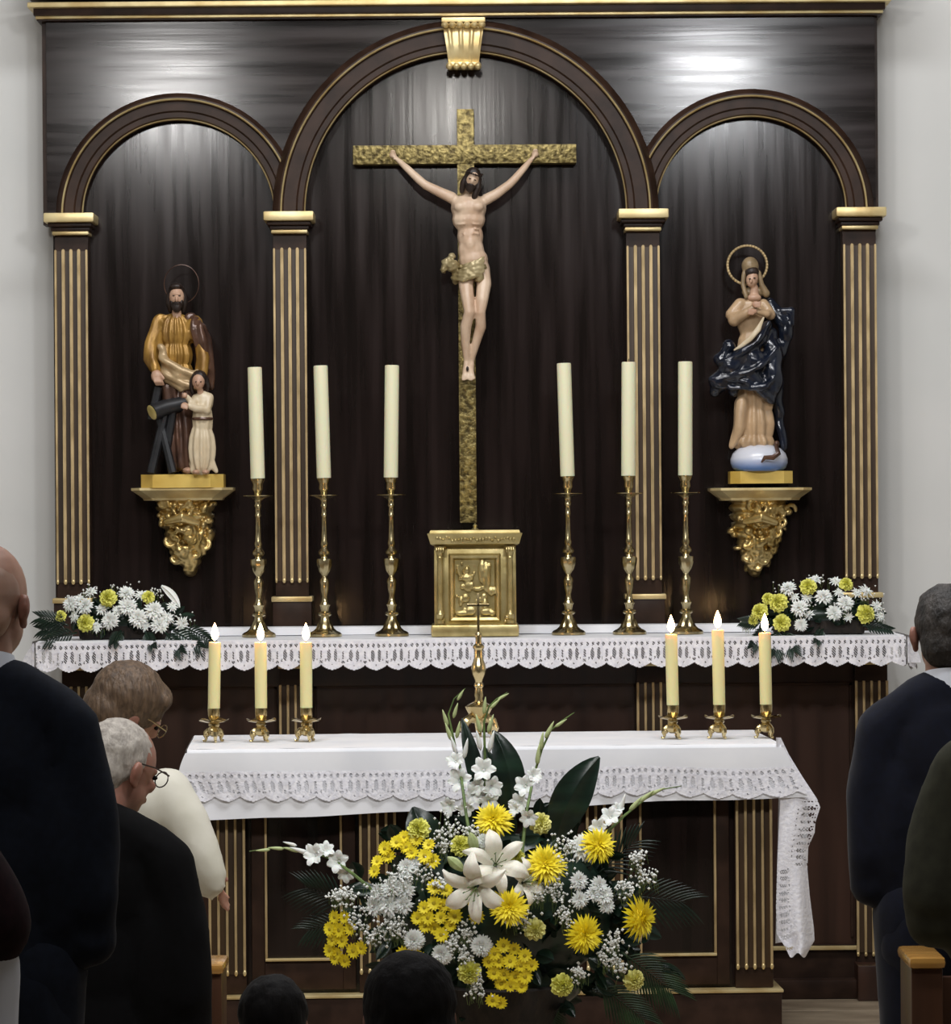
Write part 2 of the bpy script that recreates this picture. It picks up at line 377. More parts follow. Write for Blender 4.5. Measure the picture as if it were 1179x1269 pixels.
# gilded keystone
kx = X(-10.5); m = MB()
zt, zb = Zv(-600), Zv(-554); n = 40
def key(i, j):
    w_ = (25-6.5*j)*s; x = (i*2-1)*w_
    fl_ = .006*max(0, cos(i*2*PI*3.5+PI)) ; bul = .05*sin(PI*(.15+j*.8))**.7
    return (kx+x, 13.385-bul*.6-fl_*(1 if j < .62 else .3), zt+(zb-zt)*j)
m.grid(key, 42, 14)
ks = m.build('keystone', GILT, RT, drop=True)
MB().prism([(kx-24.5*s, zt), (kx+24.5*s, zt), (kx+18.5*s, zb), (kx-18.5*s, zb)], 13.384, 13.50).build('block', GILTD, ks, smooth=False)
m = MB()
for i in range(5): m.ell((kx+(i-2)*8.8*s, 13.36, zb-4.5*s), (4.4*s, .02, 5*s), n=10, m=6)
m.bbox((kx-20*s, 13.36, zb-4*s), (kx+20*s, 13.5, zb+.5*s), .003); m.build('scroll', GILT, ks)
m = MB()
m.bbox((kx-27*s, 13.345, zt+3*s), (kx+27*s, 13.5, zt+9*s), .005)
for i in range(6): m.ell((kx+(i-2.5)*9*s, 13.345, zt-.5*s), (5*s, .02, 4*s), n=10, m=6)
m.build('abacus', GILT, ks)
# ------------------------------------------------------------------ high altar
HA = thing('high_altar', (0, 13.3, 0), 'dark brown wooden high altar with fluted gilt pilasters under the altarpiece', 'altar')
def HU(u): return u*13.2/F
def HV(v): return V(v, 13.2)
MB().box((HU(-515), 13.22, HV(601)), (HU(508), 13.6, 1.32)).build('front_board', WB, HA, smooth=False)
MB().bbox((-1.56, 12.92, 1.325), (1.525, 13.42, 1.357), .004).build('table_slab', WM, HA)
MB().bbox((HU(-512), 13.05, 1.29), (HU(505), 13.4, 1.325), .006).build('cornice', WM, HA)
for u in (-492, -224, 218, 488):
    wp = 20
    pl = MB().box((HU(u-wp), 13.17, HV(560)), (HU(u+wp), 13.24, 1.29)).build('pilaster', WM, HA, smooth=False)
    MB().bbox((HU(u-wp-1.5), 13.15, HV(192)), (HU(u+wp+1.5), 13.23, HV(188)), .003).build('gilt_cap', GILT, pl)
    MB().box((HU(u-wp+1), 13.167, HV(214)), (HU(u+wp-1), 13.171, HV(548)), ).build('flute_ground', WF, pl, smooth=False)
    for j in range(5):
        uu = u-wp+1+(2*wp-2)*j/4; wd = 1.6
        MB().bbox((HU(uu-wd), 13.155, HV(212)), (HU(uu+wd), 13.172, HV(550)), .002).build('gilt_listel', GILTD, pl)
        MB().ell((HU(uu), 13.156, HV(550)), (HU(wd+.3), .004, HU(3)), n=8, m=6).build('listel_tip', GILT, pl)
    MB().bbox((HU(u-wp-3), 13.06, .041), (HU(u+wp+3), 13.3, HV(560)), .004).build('plinth_block', WB, pl)
MB().box((HU(-515), 13.19, .041), (HU(508), 13.6, HV(540))).build('base_board', WM, HA, smooth=False)
MB().bbox((HU(-512), 13.172, HV(545)), (HU(505), 13.21, HV(540)), .003).build('gilt_fillet', GILT, HA)
MB().bbox((HU(-512), 13.12, .041), (HU(505), 13.2, HV(580)), .006).build('skirting', WM, HA)
for a, b in ((-470, -248), (-202, 198), (240, 465)):
    m = MB(); y0, y1 = 13.205, 13.225; t = 3
    m.box((HU(a), y0, HV(530)), (HU(a+t), y1, HV(215))); m.box((HU(b-t), y0, HV(530)), (HU(b), y1, HV(215))); m.box((HU(a), y0, HV(218)), (HU(b), y1, HV(215)))
    m.build('panel_moulding', WM, HA, smooth=False)
# lace-edged cloth of the high altar
def lace_hole(u, v):      # u in motifs, v 0 (top) .. 1 (bottom); True where there is no thread
    f = u-math.floor(u)-.5
    hem = .80+.20*(1-abs(2*f))**.55
    if v > hem: return True
    net = (math.floor(u*29.01)+2*math.floor(v*34)) % 3
    if net == 0: return False
    if abs(abs(f)-.15) < .085 and ((abs(f)-.15)/.085)**2+((v-.50)/.2)**2 < 1: return True
    if v < .24 and v > .08:
        for q in (-.36, -.12, .12, .36):
            if ((f-q)/.06)**2+((v-.16)/.075)**2 < 1: return True
    g = .5-abs(f)
    if g < .045 and .34 < v < .62: return True
    if g < .07+.0 and .68 < v < .76: return True
    if abs(f) < .03 and .8 < v < .86: return True
    if abs(abs(f)-.30) < .025 and .62 < v < .72: return True
    return False
XL, XR = -1.600, 1.560
HC = thing('altar_cloth', (0, 13.1, 1.358), 'white altar cloth with scalloped lace edge covering the high altar shelf', 'altar cloth')
yl = 12.895
def wav(x, a=.004): return a*noise.noise(Vector((x*3.1, 2.2, .3)))+a*.4*noise.noise(Vector((x*14, 1, 5)))
m = MB(); m.grid(lambda i, j: (XL+.04+(XR-XL-.08)*i, yl+.002+(13.415-yl)*j, 1.3615+.0015*noise.noise(Vector((i*30, j*3, 0)))), 80, 8)
m.grid(lambda i, j: (XL+.04+(XR-XL-.08)*i, yl+.002-wav(i*3)*.3, 1.3615-.016*j), 160, 1)
m.build('linen_top', LINEN, HC)
m = MB(); LN = 3.12/.0787
m.grid(lambda i, j: (XL+.035+(XR-XL-.07)*i, yl-.004-wav(XL+3*i)*(j+.2)-.006*sin(i*LN*2*PI)*j, 1.358-.105*j-.006*noise.noise(Vector((i*9, 0, 0)))), 1150, 34, lambda i, j: lace_hole(i*LN, j))
m.build('lace_edging', LACE, HC, smooth=True, ang=180)
for sg, xe in ((-1, XL+.035), (1, XR-.035)):    # ends of the cloth flare out over the sides
    m = MB()
    m.grid(lambda i, j: (xe+sg*(.012+.05*sin(min(i*4, 1)*PI/2)*(.25+.75*j)*(1-.35*i)+.008*sin(i*20)*j), yl-.004+.5*i, 1.358-.11*j-.02*sin(i*3)*j), 180, 30, lambda i, j: lace_hole(i*6.4+.3, j))
    m.grid(lambda i, j: (xe+sg*(.05*sin(min(j*1., 1)*PI/2)*i+.006), yl-.004+.03*sin(j*2)*i, 1.358-.095*j-.0*i), 12, 10)
    m.build('lace_end', LACE, HC, ang=180)
# low step at the back of the shelf, covered in white
MB().bbox((-1.40, 13.285, 1.3635), (1.40, 13.385, 1.394), .006).solo('shelf_step', LINEN, (0, 13.33, 1.3635), 'low white-covered step behind the tall candlesticks at the back of the shelf', 'step')
# ------------------------------------------------------------------ tabernacle
TB = thing('tabernacle', tuple(P(589.5, 784, 13.15)), 'gilded square tabernacle with columns and relief door at centre of the high altar', 'tabernacle')
yt = 13.02; q = yt/F
def TX(px, v=715): return ((px-589.5)*CR-(v-634.5)*SR)*q
def TZ(py): return H-((py-634.5)*CR)*q
z0 = 1.3635
MB().bbox((TX(538), yt+.03, z0), (TX(640), 13.27, TZ(676)), .004).build('cabinet', TAB, TB)
MB().bbox((TX(534), yt-.02, z0), (TX(643), 13.27, TZ(774)), .008).build('base', TAB, TB)
m = MB(); pr = [(0, 676), (3, 674), (6, 664), (7, 661), (4, 660), (3, 657)]
for (e0, a0), (e1, a1) in zip(pr, pr[1:]):
    m.add([(TX(537-e0), yt-e0*q, TZ(a0)), (TX(641+e0), yt-e0*q, TZ(a0)), (TX(641+e0), 13.27, TZ(a0)), (TX(537-e0), 13.27, TZ(a0)),
           (TX(537-e1), yt-e1*q, TZ(a1)), (TX(641+e1), yt-e1*q, TZ(a1)), (TX(641+e1), 13.27, TZ(a1)), (TX(537-e1), 13.27, TZ(a1))],
          [(0, 3, 2, 1), (4, 5, 6, 7), (0, 1, 5, 4), (1, 2, 6, 5), (2, 3, 7, 6), (3, 0, 4, 7)])
cn = m.build('cornice', TAB, TB)
m = MB(); rr = random.Random(3)
for i in range(26):
    x = TX(542+i*3.8); m.ell((x, yt-.014, TZ(668+rr.uniform(-2.5, 2.5))), (.006, .006, rr.uniform(.004, .009)), n=7, m=5)
m.build('carved_frieze', TAB, cn)
MB().lathe([(.016, 0), (.012, .004), (.006, .01), (.009, .016), (.004, .022), (0, .026)], (TX(589, 655), yt+.03, TZ(657)), 10).build('finial', TAB, cn)
for px in (545.5, 632.5):
    m = MB(); x = TX(px); c = (x, yt+.008, 0)
    zb_, zt_ = TZ(773), TZ(677); hh = zt_-zb_
    prf = [(.017, 0), (.017, .012), (.010, .016), (.015, .024), (.016, .034), (.011, .042), (.0105, .05), (.0098, hh-.042), (.012, hh-.04), (.0098, hh-.036), (.013, hh-.022), (.019, hh-.008), (.021, hh-.001)]
    m.lathe(prf, (x, yt+.008, zb_), 16); m.build('column', TAB, TB)
    m = MB()
    for a in range(4): m.ell((x+(a-1.5)*.008, yt-.01, zt_-.014), (.004, .005, .01), n=6, m=5)
    m.build('capital_leaf', TAB, bpy.context.scene.objects[TB.children[-1].name])
dr = MB()
def ring(mb, a, b, c_, d_, w1, y1, y2):
    xs = [TX(a), TX(b)]; zs = [TZ(d_), TZ(c_)]; ww = w1*q
    o_ = [(xs[0], zs[0]), (xs[1], zs[0]), (xs[1], zs[1]), (xs[0], zs[1])]; i_ = [(xs[0]+ww, zs[0]+ww), (xs[1]-ww, zs[0]+ww), (xs[1]-ww, zs[1]-ww), (xs[0]+ww, zs[1]-ww)]
    vs = [(x, y1, z) for x, z in o_]+[(x, y2, z) for x, z in i_]
    mb.add(vs, [(k, (k+1) % 4, 4+(k+1) % 4, 4+k) for k in range(4)]); return mb
dr.box((TX(559), yt+.024, TZ(768)), (TX(618), yt+.034, TZ(690)))
ring(dr, 556, 621, 686, 771, 2.5, yt+.03, yt+.004); ring(dr, 558.5, 618.5, 688.5, 768.5, 3, yt+.004, yt+.008); ring(dr, 561.5, 615.5, 691.5, 765.5, 3, yt+.008, yt+.026)
dro = dr.build('door', TAB, TB, ang=20)
m = MB(); e = lambda px, py, rx, rz, ry=.008: m.ell((TX(px), yt+.018, TZ(py)), (rx*q, ry, rz*q), n=9, m=6)
# relief: a half figure with raised arm, a tall panel, a chalice shape, two seated figures below
e(579, 706, 4, 5, .012); e(579, 716, 9, 5, .012); m.tube([(TX(571), yt+.012, TZ(714)), (TX(568), yt+.01, TZ(706)), (TX(567), yt+.01, TZ(700))], .006, 6)
e(580, 726, 6, 8); e(573, 727, 3, 4); e(585, 725, 3, 4); e(598, 708, 6, 16, .01); e(603, 715, 6, 20, .011); e(607, 702, 2.5, 5)
e(592, 730, 7, 3); e(600, 728, 7, 2.5); e(609, 733, 5, 6); e(616, 732, 4, 6)
e(577, 741, 6, 6); e(571, 745, 3, 7); e(583, 757, 8, 6); e(573, 760, 10, 3.5); e(601, 748, 4.5, 7, .012); e(602, 758, 8, 5); e(610, 760, 5, 4); e(600, 739, 5, 4)
rr = random.Random(5)
for i in range(26): e(566+rr.random()*46, 694+rr.random()*66, rr.uniform(1.4, 3.2), rr.uniform(1.4, 4), .005)
m.blob('relief', TAB, dro, vox=.0028, it=1)
m = MB().ell((TX(628), yt+.0, TZ(765)), .008); m.ell((TX(626), yt+.0, TZ(770)), .006); m.build('key_knob', BRASSB, TB)
# ------------------------------------------------------------------ candlesticks and candles
def tall_stick(px, y, n_):
    b = P(px, 786.5+(px-589.5)*-.0073, y); b.z = 1.3635
    t = thing('tall_candlestick', tuple(b), '', 'candlestick', 'tall brass candlesticks on the high altar')
    k = y/F; pz = lambda py: (786-py)*k
    def part(nm, prof, mt=BRASS, gad=None, n=20):
        MB().lathe([(r*k, pz(py)) for r, py in prof], tuple(b), n, gad).build(nm, mt, t)
    part('foot', [(21, 786), (21, 783), (18, 781), (14, 779), (11, 776), (8.5, 770), (6.5, 765), (6, 761)], gad=lambda i, a: .06*cos(12*a) if 1 < i < 6 else 0, n=36)
    part('lower_knop', [(6, 761), (8.5, 759), (8.5, 757), (5, 755), (5.5, 750), (7, 747), (5, 744), (4, 741), (3.4, 736), (5.2, 728), (6.2, 719), (5.6, 716), (3.4, 713), (3.2, 711)])
    part('urn', [(3.2, 711), (4.4, 709), (7.4, 705), (9.2, 698), (9.8, 692), (9.2, 690), (4.5, 689), (4, 687)], gad=lambda i, a: .035*cos(10*a) if 1 < i < 5 else 0, n=30)
    part('shaft', [(4, 687), (7.2, 684), (7.4, 681), (5, 678), (3.6, 676), (4.8, 671), (3.6, 667), (3.2, 655), (2.9, 638), (3.8, 636), (3.2, 634), (3.0, 627), (4.4, 624), (3.4, 620), (4.4, 617)])
    part('drip_pan', [(4.4, 617), (7, 615), (13, 612.5), (18, 611.5), (18.2, 610.8), (13, 611.2), (5, 611), (4, 610)])
    part('socket', [(4, 610), (4.6, 606), (6.2, 603), (5.6, 597), (7, 594), (8.4, 591), (8.6, 589)])
    return t, b
words = [('leftmost of the six tall brass candlesticks, left of the fluted pilaster'), ('tall brass candlestick just right of the left inner pilaster, second of six'),
         ('tall brass candlestick nearest the tabernacle on its left side'), ('tall brass candlestick nearest the tabernacle on its right side'),
         ('tall brass candlestick in front of the right inner pilaster, fifth of six'), ('rightmost of the six tall brass candlesticks, nearest the statue in blue')]
cw = [('unlit tall cream candle leaning left, leftmost of the six on the shelf'), ('unlit tall cream candle just right of the left inner pilaster'), ('unlit tall cream candle just left of the crucifix foot'),
      ('unlit tall cream candle just right of the crucifix foot'), ('unlit tall cream candle in front of the right inner pilaster'), ('unlit tall cream candle beside the statue in blue, rightmost of six')]
TS = [(321, 319, 314.5, 455), (403, 399, 396, 453), (486, 484.5, 487, 452.5), (705, 701, 697.5, 450), (780.5, 782.5, 780, 448.5), (851, 849, 850, 448)]
yy = 13.15
proto, pb = tall_stick(TS[0][0], yy, 0)
proto['label'] = words[0]
def candle(top, bot, r, m, label, group, lit):
    t = thing('candle', tuple(bot), label, 'candle', group)
    ax = (top-bot); L_ = ax.length; rot = Vector((0, 0, 1)).rotation_difference(ax.normalized()).to_matrix()
    mb = MB().lathe([(r*.99, 0), (r, .004), (r, L_-.006), (r*.96, L_-.001), (r*.8, L_), (r*.5, L_-.004), (.0008, L_-.005)], (0, 0, 0), 24)
    mb.v = [tuple(bot+rot@Vector(p)) for p in mb.v]; mb.build('wax', m, t)
    mb = MB().tube([top-Vector((0, 0, .006)), top+Vector((0, 0, .005)), top+Vector((.001, 0, .011))], .0014, 6); mb.build('wick', WICK, t)
    if lit:
        k = top.y/F
        mb = MB().lathe([(.3*k, 2*k), (3.2*k, 5*k), (4.6*k, 8.5*k), (4.4*k, 12*k), (3*k, 17*k), (1.4*k, 21*k), (.2*k, 24*k)], tuple(top), 12); mb.build('flame', FLAME, t)
    return t
for i, (bx, cb, ct, cty) in enumerate(TS):
    b = P(bx, 786.5, yy); b.z = 1.3635
    if i: c = copy_tree(proto, b-pb, rz=.3*i); c['label'] = words[i]
    # the socket top (stands upright under roll)
    zt = b.z+(786-589)*yy/F
    top = P(ct, cty, yy); bot = Vector((b.x, yy, zt-.002)); 
    tx = top.x-bot.x; top.x = bot.x+max(-.03, min(.03, tx*.7+0))
    candle(top, bot, 8.9*yy/F, WAX, cw[i], 'tall unlit candles', False)
# low candlesticks on the front altar
AY = 12.15; AZT = 1.046
def low_stick(px):
    b = P(px, 920, AY); b.z = AZT; k = AY/F
    t = thing('low_candlestick', tuple(b), '', 'candlestick', 'low brass candlesticks on the front altar')
    pz = lambda h: h*k
    MB().lathe([(7.8*k, pz(42)), (7.9*k, pz(41)), (7.6*k, pz(34)), (6.8*k, pz(30)), (4.6*k, pz(27)), (3.6*k, pz(25)), (2, pz(25))][:6][::-1], tuple(b), 20).build('socket', BRASSB, t)
    mb = MB(); n = 24
    mb.grid(lambda i, j: (b.x+(4+14.5*j)*k*cos(i*2*PI), b.y+(4+14.5*j)*k*sin(i*2*PI), b.z+pz(24.5+1.2*j+2.6*j*j*(1+.5*cos(5*i*2*PI)))), 30, 5)
    mb.grid(lambda i, j: (b.x+(4+14.5*j)*k*cos(i*2*PI), b.y+(4+14.5*j)*k*sin(i*2*PI), b.z+pz(23.7+1.2*j+2.6*j*j*(1+.5*cos(5*i*2*PI)))), 30, 5)
    mb.build('drip_pan', BRASSB, t)
    MB().lathe([(3*k, pz(7)), (6.5*k, pz(9)), (8*k, pz(13)), (7*k, pz(17)), (5*k, pz(19)), (6.4*k, pz(21)), (6*k, pz(23)), (3.6*k, pz(25))], tuple(b), 16, lambda i, a: .1*cos(6*a)).build('stem', BRASSB, t)
    for a in (-90+12, 30+12, 150+12):
        ca, sa = cos(math.radians(a)), sin(math.radians(a)); pts = []
        for r_, h_ in ((4, 14), (8, 14.5), (11, 12), (12, 8), (10.5, 4.5), (11.5, 1.6), (14, 1.3), (14.6, 3)): pts.append((b.x+r_*k*ca, b.y+r_*k*sa, b.z+h_*k))
        MB().tube(pts, [3.2*k, 3.4*k, 3.2*k, 2.6*k, 2*k, 1.5*k, 1.3*k, 1*k], 8).build('scroll_foot', BRASSB, t)
        MB().ell((b.x+9*k*ca, b.y+9*k*sa, b.z+9.5*k), (3.2*k, 3.2*k, 3.2*k), n=10, m=7).build('scroll_boss', BRASSB, t)
    return t, b
LS = [(265.5, 878, 267.5, 796, 267.5), (324, 877, 323, 796, 323), (380, 875.5, 379.5, 796, 379.5), (834.5, 869, 831, 786, 831), (892, 866.5, 889, 780.5, 889), (950, 864.5, 947.5, 784, 947.5)]
w2 = ['low brass candlestick at the left end of the front altar', 'middle low brass candlestick of the left-hand three on the front altar', 'low brass candlestick, innermost of the left-hand three on the front altar',
      'low brass candlestick, innermost of the right-hand three on the front altar', 'middle low brass candlestick of the right-hand three on the front altar', 'low brass candlestick at the right end of the front altar']
w3 = ['lit ivory candle at the left end of the front altar', 'lit ivory candle in the middle of the left-hand three', 'lit ivory candle innermost of the left-hand three, by the pilaster',
      'lit ivory candle innermost of the right-hand three', 'lit ivory candle in the middle of the right-hand three', 'lit ivory candle at the right end of the front altar']
lp, lb = low_stick(LS[0][0]); lp['label'] = w2[0]
for i, (bx, cby, cx_, cty, _) in enumerate(LS):
    b = P(bx, 920, AY); b.z = AZT
    if i: c = copy_tree(lp, b-lb, rz=[0, .5, .15, .4, .3, .35][i]); c['label'] = w2[i]
    bot = Vector((b.x, AY, AZT+41*AY/F)); top = P(cx_, cty, AY); top.x = bot.x+(top.x-bot.x)*.6
    candle(top, bot, 7.6*AY/F, WAXY, w3[i], 'lit candles on the front altar', True)
# ------------------------------------------------------------------ cross foot at the middle of the front altar
b = P(594, 912, 12.32); b.z = AZT; k = 12.32/F
t = thing('altar_cross', tuple(b), 'small brass altar cross on scrolled baluster foot, behind the flowers at centre', 'cross')
MB().lathe([(r*k, (914-py)*k) for r, py in [(6, 893), (10, 889), (12, 885), (15, 879), (16, 876), (12, 873), (6, 870)]], tuple(b), 20, lambda i, a: .07*cos(8*a)).build('knop', BRASSB, t)
MB().lathe([(r*k, (914-py)*k) for r, py in [(6, 870), (5, 866), (6.2, 862), (5, 856), (4.6, 853), (6, 851), (5.6, 848), (4.5, 846), (5.5, 842), (8.6, 836), (9.4, 830), (8.4, 824), (6, 818), (5.2, 813), (5, 806), (7.2, 803), (7.2, 801), (4, 798), (3.6, 792), (4.6, 789), (4, 786), (2.4, 784)]], tuple(b), 20).build('baluster', BRASSB, t)
for a in (-90+60, -90-60, 90):
    ca, sa = cos(math.radians(a)), sin(math.radians(a)); pts = []
    for r_, h_ in ((5, 22), (12, 24), (19, 20), (23, 12), (20, 5), (15, 6), (16, 11)): pts.append((b.x+r_*k*ca, b.y+r_*k*sa, b.z+h_*k))
    MB().tube(pts, [5*k, 6*k, 6*k, 5*k, 4*k, 3*k, 2*k], 10).build('scroll_foot', BRASSB, t)
    MB().lathe([(3*k, 0), (3.4*k, 2*k), (2*k, 4.5*k)], (b.x+20*k*ca, b.y+20*k*sa, b.z), 8).build('toe', BRASSB, t)
zc = b.z+(914-786)*k
cr = MB().bbox((b.x-1.6*k, b.y-.004, zc), (b.x+1.6*k, b.y+.004, zc+50*k), .0015); cr.bbox((b.x-14*k, b.y-.004, zc+34*k), (b.x+14*k, b.y+.004, zc+37.4*k), .0015); cr.build('cross', BRASSB, t)
# ------------------------------------------------------------------ crucifix
dc = 13.43; k = dc/F
CX = thing('crucifix', tuple(P(579.5, 648, 13.49)), 'large crucifix with pale carved figure on a hammered gilt cross in the central bay', 'crucifix')
xt = (P(577, 135, dc).x+P(580.5, 648, dc).x)/2
MB().bbox((xt-10.6*k, dc-.0, P(580, 648, dc).z), (xt+10.6*k, 13.498, P(577, 135, dc).z), .003).build('upright', CROSSM, CX)
za, zb = P(577, 203, dc).z, P(577, 179.5, dc).z
MB().bbox((P(437.5, 190, dc).x, dc-.004, za), (P(714.5, 190, dc).x, 13.49, zb), .003).build('crossbeam', CROSSM, CX)
dd = 13.355
def Q(px, py, y=dd): return P(px, py, y)
kk = dd/F
cp = MB()
def cap(mb, pts, n=10): len(pts) > 1 and mb.tube([p for p, r in pts], [r for p, r in pts], n); [mb.ell(p, r, n=n, m=6) for p, r in pts]
# torso
cp.ell(Q(581, 258), (22.5*kk, .055, 19*kk)); cp.ell(Q(581, 272), (21*kk, .052, 17*kk)); cp.ell(Q(583, 293), (16.5*kk, .044, 19*kk)); cp.ell(Q(584, 310), (16.5*kk, .044, 18*kk)); cp.ell(Q(587, 322), (18.5*kk, .048, 16*kk)); cp.ell(Q(589, 332), (18.5*kk, .05, 13*kk))
cp.ell(Q(571, 256, dd-.035), (9*kk, .022, 7*kk)); cp.ell(Q(591, 256, dd-.035), (9*kk, .022, 7*kk))
for i in range(4):
    for sx in (-1, 1): cp.tube([Q(581+sx*5, 272+i*5.5, dd-.0485), Q(581+sx*10, 273+i*5.5, dd-.043), Q(581+sx*14, 273+i*5.5, dd-.033)], [1.1*kk]*3, 6)
cp.ell(Q(583, 302, dd-.02), (9*kk, .03, 12*kk))
cap(cp, [(Q(560, 245), 7.5*kk), (Q(545, 238), 6.6*kk), (Q(527, 229), 5.6*kk), (Q(521, 224), 5.4*kk), (Q(505, 209, dd+.02), 4.6*kk), (Q(492, 197, dd+.04), 3*kk)])
cap(cp, [(Q(603, 247), 7.2*kk), (Q(616, 240), 6.4*kk), (Q(632, 228), 5.4*kk), (Q(638, 222), 5.2*kk), (Q(650, 208, dd+.02), 4.4*kk), (Q(659, 197, dd+.04), 3*kk)])
for sx, hx, hy in ((-1, 487, 192), (1, 663.5, 191)):
    cp.ell(Q(hx, hy, dd+.045), (5*kk, .012, 4.5*kk))
    for f_ in range(4):
        a = math.radians(60+f_*22) if sx > 0 else math.radians(120-f_*22+0)
        L_ = [7.5, 8.5, 8, 6.5][f_]
        cp.tube([Q(hx, hy, dd+.045), Q(hx+cos(a)*L_*.6, hy-sin(a)*L_*.6, dd+.035), Q(hx+cos(a)*L_, hy-sin(a)*L_*.85, dd+.03)], [1.3*kk, 1.2*kk, .9*kk], 6)
    cp.tube([Q(hx, hy, dd+.045), Q(hx+sx*-2, hy+5, dd+.03), Q(hx+sx*3, hy+7.5, dd+.03)], [1.5*kk, 1.3*kk, 1*kk], 6)
cap(cp, [(Q(580, 247), 8*kk), (Q(582, 236), 6.8*kk), (Q(584, 228, dd-.02), 6*kk)])
# legs
cap(cp, [(Q(580, 333), 10*kk), (Q(577.5, 352, dd-.025), 9.5*kk), (Q(580, 372, dd-.05), 8*kk), (Q(582, 387, dd-.06), 7*kk), (Q(577.5, 405, dd-.04), 7.2*kk), (Q(577, 425, dd-.02), 5.6*kk), (Q(578.5, 447, dd), 3.8*kk), (Q(578, 458, dd-.005), 4.4*kk)])
cap(cp, [(Q(597, 333), 10.5*kk), (Q(600, 352, dd-.02), 9.5*kk), (Q(597.5, 372, dd-.045), 8*kk), (Q(595.5, 387, dd-.05), 6.6*kk), (Q(596, 405, dd-.03), 7*kk), (Q(590, 425, dd-.01), 5.6*kk), (Q(584.5, 447, dd+.01), 3.8*kk), (Q(584, 458, dd), 4.2*kk)])
for fx, dx in ((577.5, -1.5), (583.5, 2)):
    cap(cp, [(Q(fx, 457, dd-.005), 4*kk), (Q(fx+dx*.5, 466, dd-.025), 4.2*kk)])
    for j in range(5): cp.tube([Q(fx+dx*.5+(j-2)*1.7, 466, dd-.03), Q(fx+dx+(j-2)*2, 473-abs(j-1)*.8, dd-.035)], [1.2*kk, 1*kk], 6)
# head turned and bowed
rh = Matrix.Rotation(math.radians(16), 3, 'Y')@Matrix.Rotation(math.radians(14), 3, 'X')
hc = Q(586, 222, dd-.045)
cp.ell(hc, (8.6*kk, 9.5*kk, 12*kk), rh); cp.ell(hc+rh@Vector((.3*kk, -9.5*kk, -1.5*kk)), (1.7*kk, 2.6*kk, 4*kk), rh); cp.ell(hc+rh@Vector((0, -6*kk, 3.2*kk)), (6*kk, 3*kk, 1.6*kk), rh)
cp.ell(hc+rh@Vector((0, -4*kk, -8*kk)), (4.5*kk, 4.5*kk, 4*kk), rh)
co = cp.blob('corpus', SKINC, CX, vox=.0042, it=5)
m = MB()
m.ell(hc+rh@Vector((-1*kk, 2.5*kk, 3.5*kk)), (10.5*kk, 9.5*kk, 11.5*kk), rh)
cap(m, [(hc+rh@Vector((-8*kk, 0, 0)), 4*kk), (hc+rh@Vector((-10*kk, 0, -8*kk)), 4.5*kk), (hc+rh@Vector((-9*kk, 0, -18*kk)), 3.5*kk)])
cap(m, [(hc+rh@Vector((7*kk, 1*kk, 2*kk)), 4*kk), (hc+rh@Vector((9*kk, -1*kk, -8*kk)), 4.2*kk), (hc+rh@Vector((8*kk, -2*kk, -19*kk)), 4*kk), (hc+rh@Vector((7*kk, -2*kk, -25*kk)), 2.5*kk)])
m.blob('hair', HAIRD, co, vox=.0045, it=2)
m = MB(); m.ell(hc+rh@Vector((0, -5*kk, -10*kk)), (6.2*kk, 5.2*kk, 6.5*kk), rh); m.ell(hc+rh@Vector((-6*kk, -2*kk, -6*kk)), (2.2*kk, 4*kk, 5*kk), rh); m.ell(hc+rh@Vector((6*kk, -2*kk, -6*kk)), (2.2*kk, 4*kk, 5*kk), rh)
m.ell(hc+rh@Vector((0, -9.2*kk, -5.6*kk)), (4*kk, 1.8*kk, 1.4*kk), rh); m.blob('beard', HAIRD, co, vox=.0035, it=1)
m = MB()
for sx in (-1, 1): m.ell(hc+rh@Vector((sx*3.2*kk, -8.9*kk, 1.2*kk)), (1.7*kk, 1*kk, .8*kk), rh, 8, 5)
m.build('eyelid', HAIRD, co)
m = MB()
for i in range(22):
    a = 2*PI*i/22; a2 = a+.5
    m.tube([hc+rh@Vector((10*kk*cos(a), 10*kk*sin(a), 7*kk+1.6*kk*sin(3*a))), hc+rh@Vector((10.6*kk*cos(a2), 10.6*kk*sin(a2), 8*kk-1.6*kk*sin(3*a)))], [.9*kk, .6*kk], 5)
m.build('crown_of_thorns', HAIRD, co)
m = MB()
def lc(px, py, rx, rz, y=dd, ry=.03, a=0): m.ell(Q(px, py, y), (rx*kk, ry, rz*kk), Matrix.Rotation(a, 3, 'Y'))
lc(588, 331, 18.5, 9, dd, .056); lc(583, 338, 15, 9, dd-.01, .05, -.3); lc(562, 330, 8, 8, dd-.02, .035); lc(553, 326, 6, 7, dd-.01, .025, .5); lc(550, 334, 4, 6, dd-.01, .02); lc(566, 344, 7, 8, dd-.01, .03, .2); lc(594, 343, 8, 7, dd-.03, .03); lc(560, 318, 5, 4)
for i in range(7): m.tube([Q(601, 318+i*3, dd-.05), Q(588, 324+i*3.3, dd-.064), Q(575, 333+i*2.6, dd-.058), Q(563, 337+i*1.5, dd-.03)], [1.4*kk, 2*kk, 1.8*kk, 1.2*kk], 6)
m.blob('loincloth', CLOTHG, co, vox=.0042, it=1, disp=lambda p: .005*noise.noise(Vector((p.x*60, p.y*40, p.z*110))))
m = MB().ell(Q(579.5, 457, dd-.03), (1.7*kk, .006, 3.2*kk)); m.build('foot_nail', HAIRD, co)
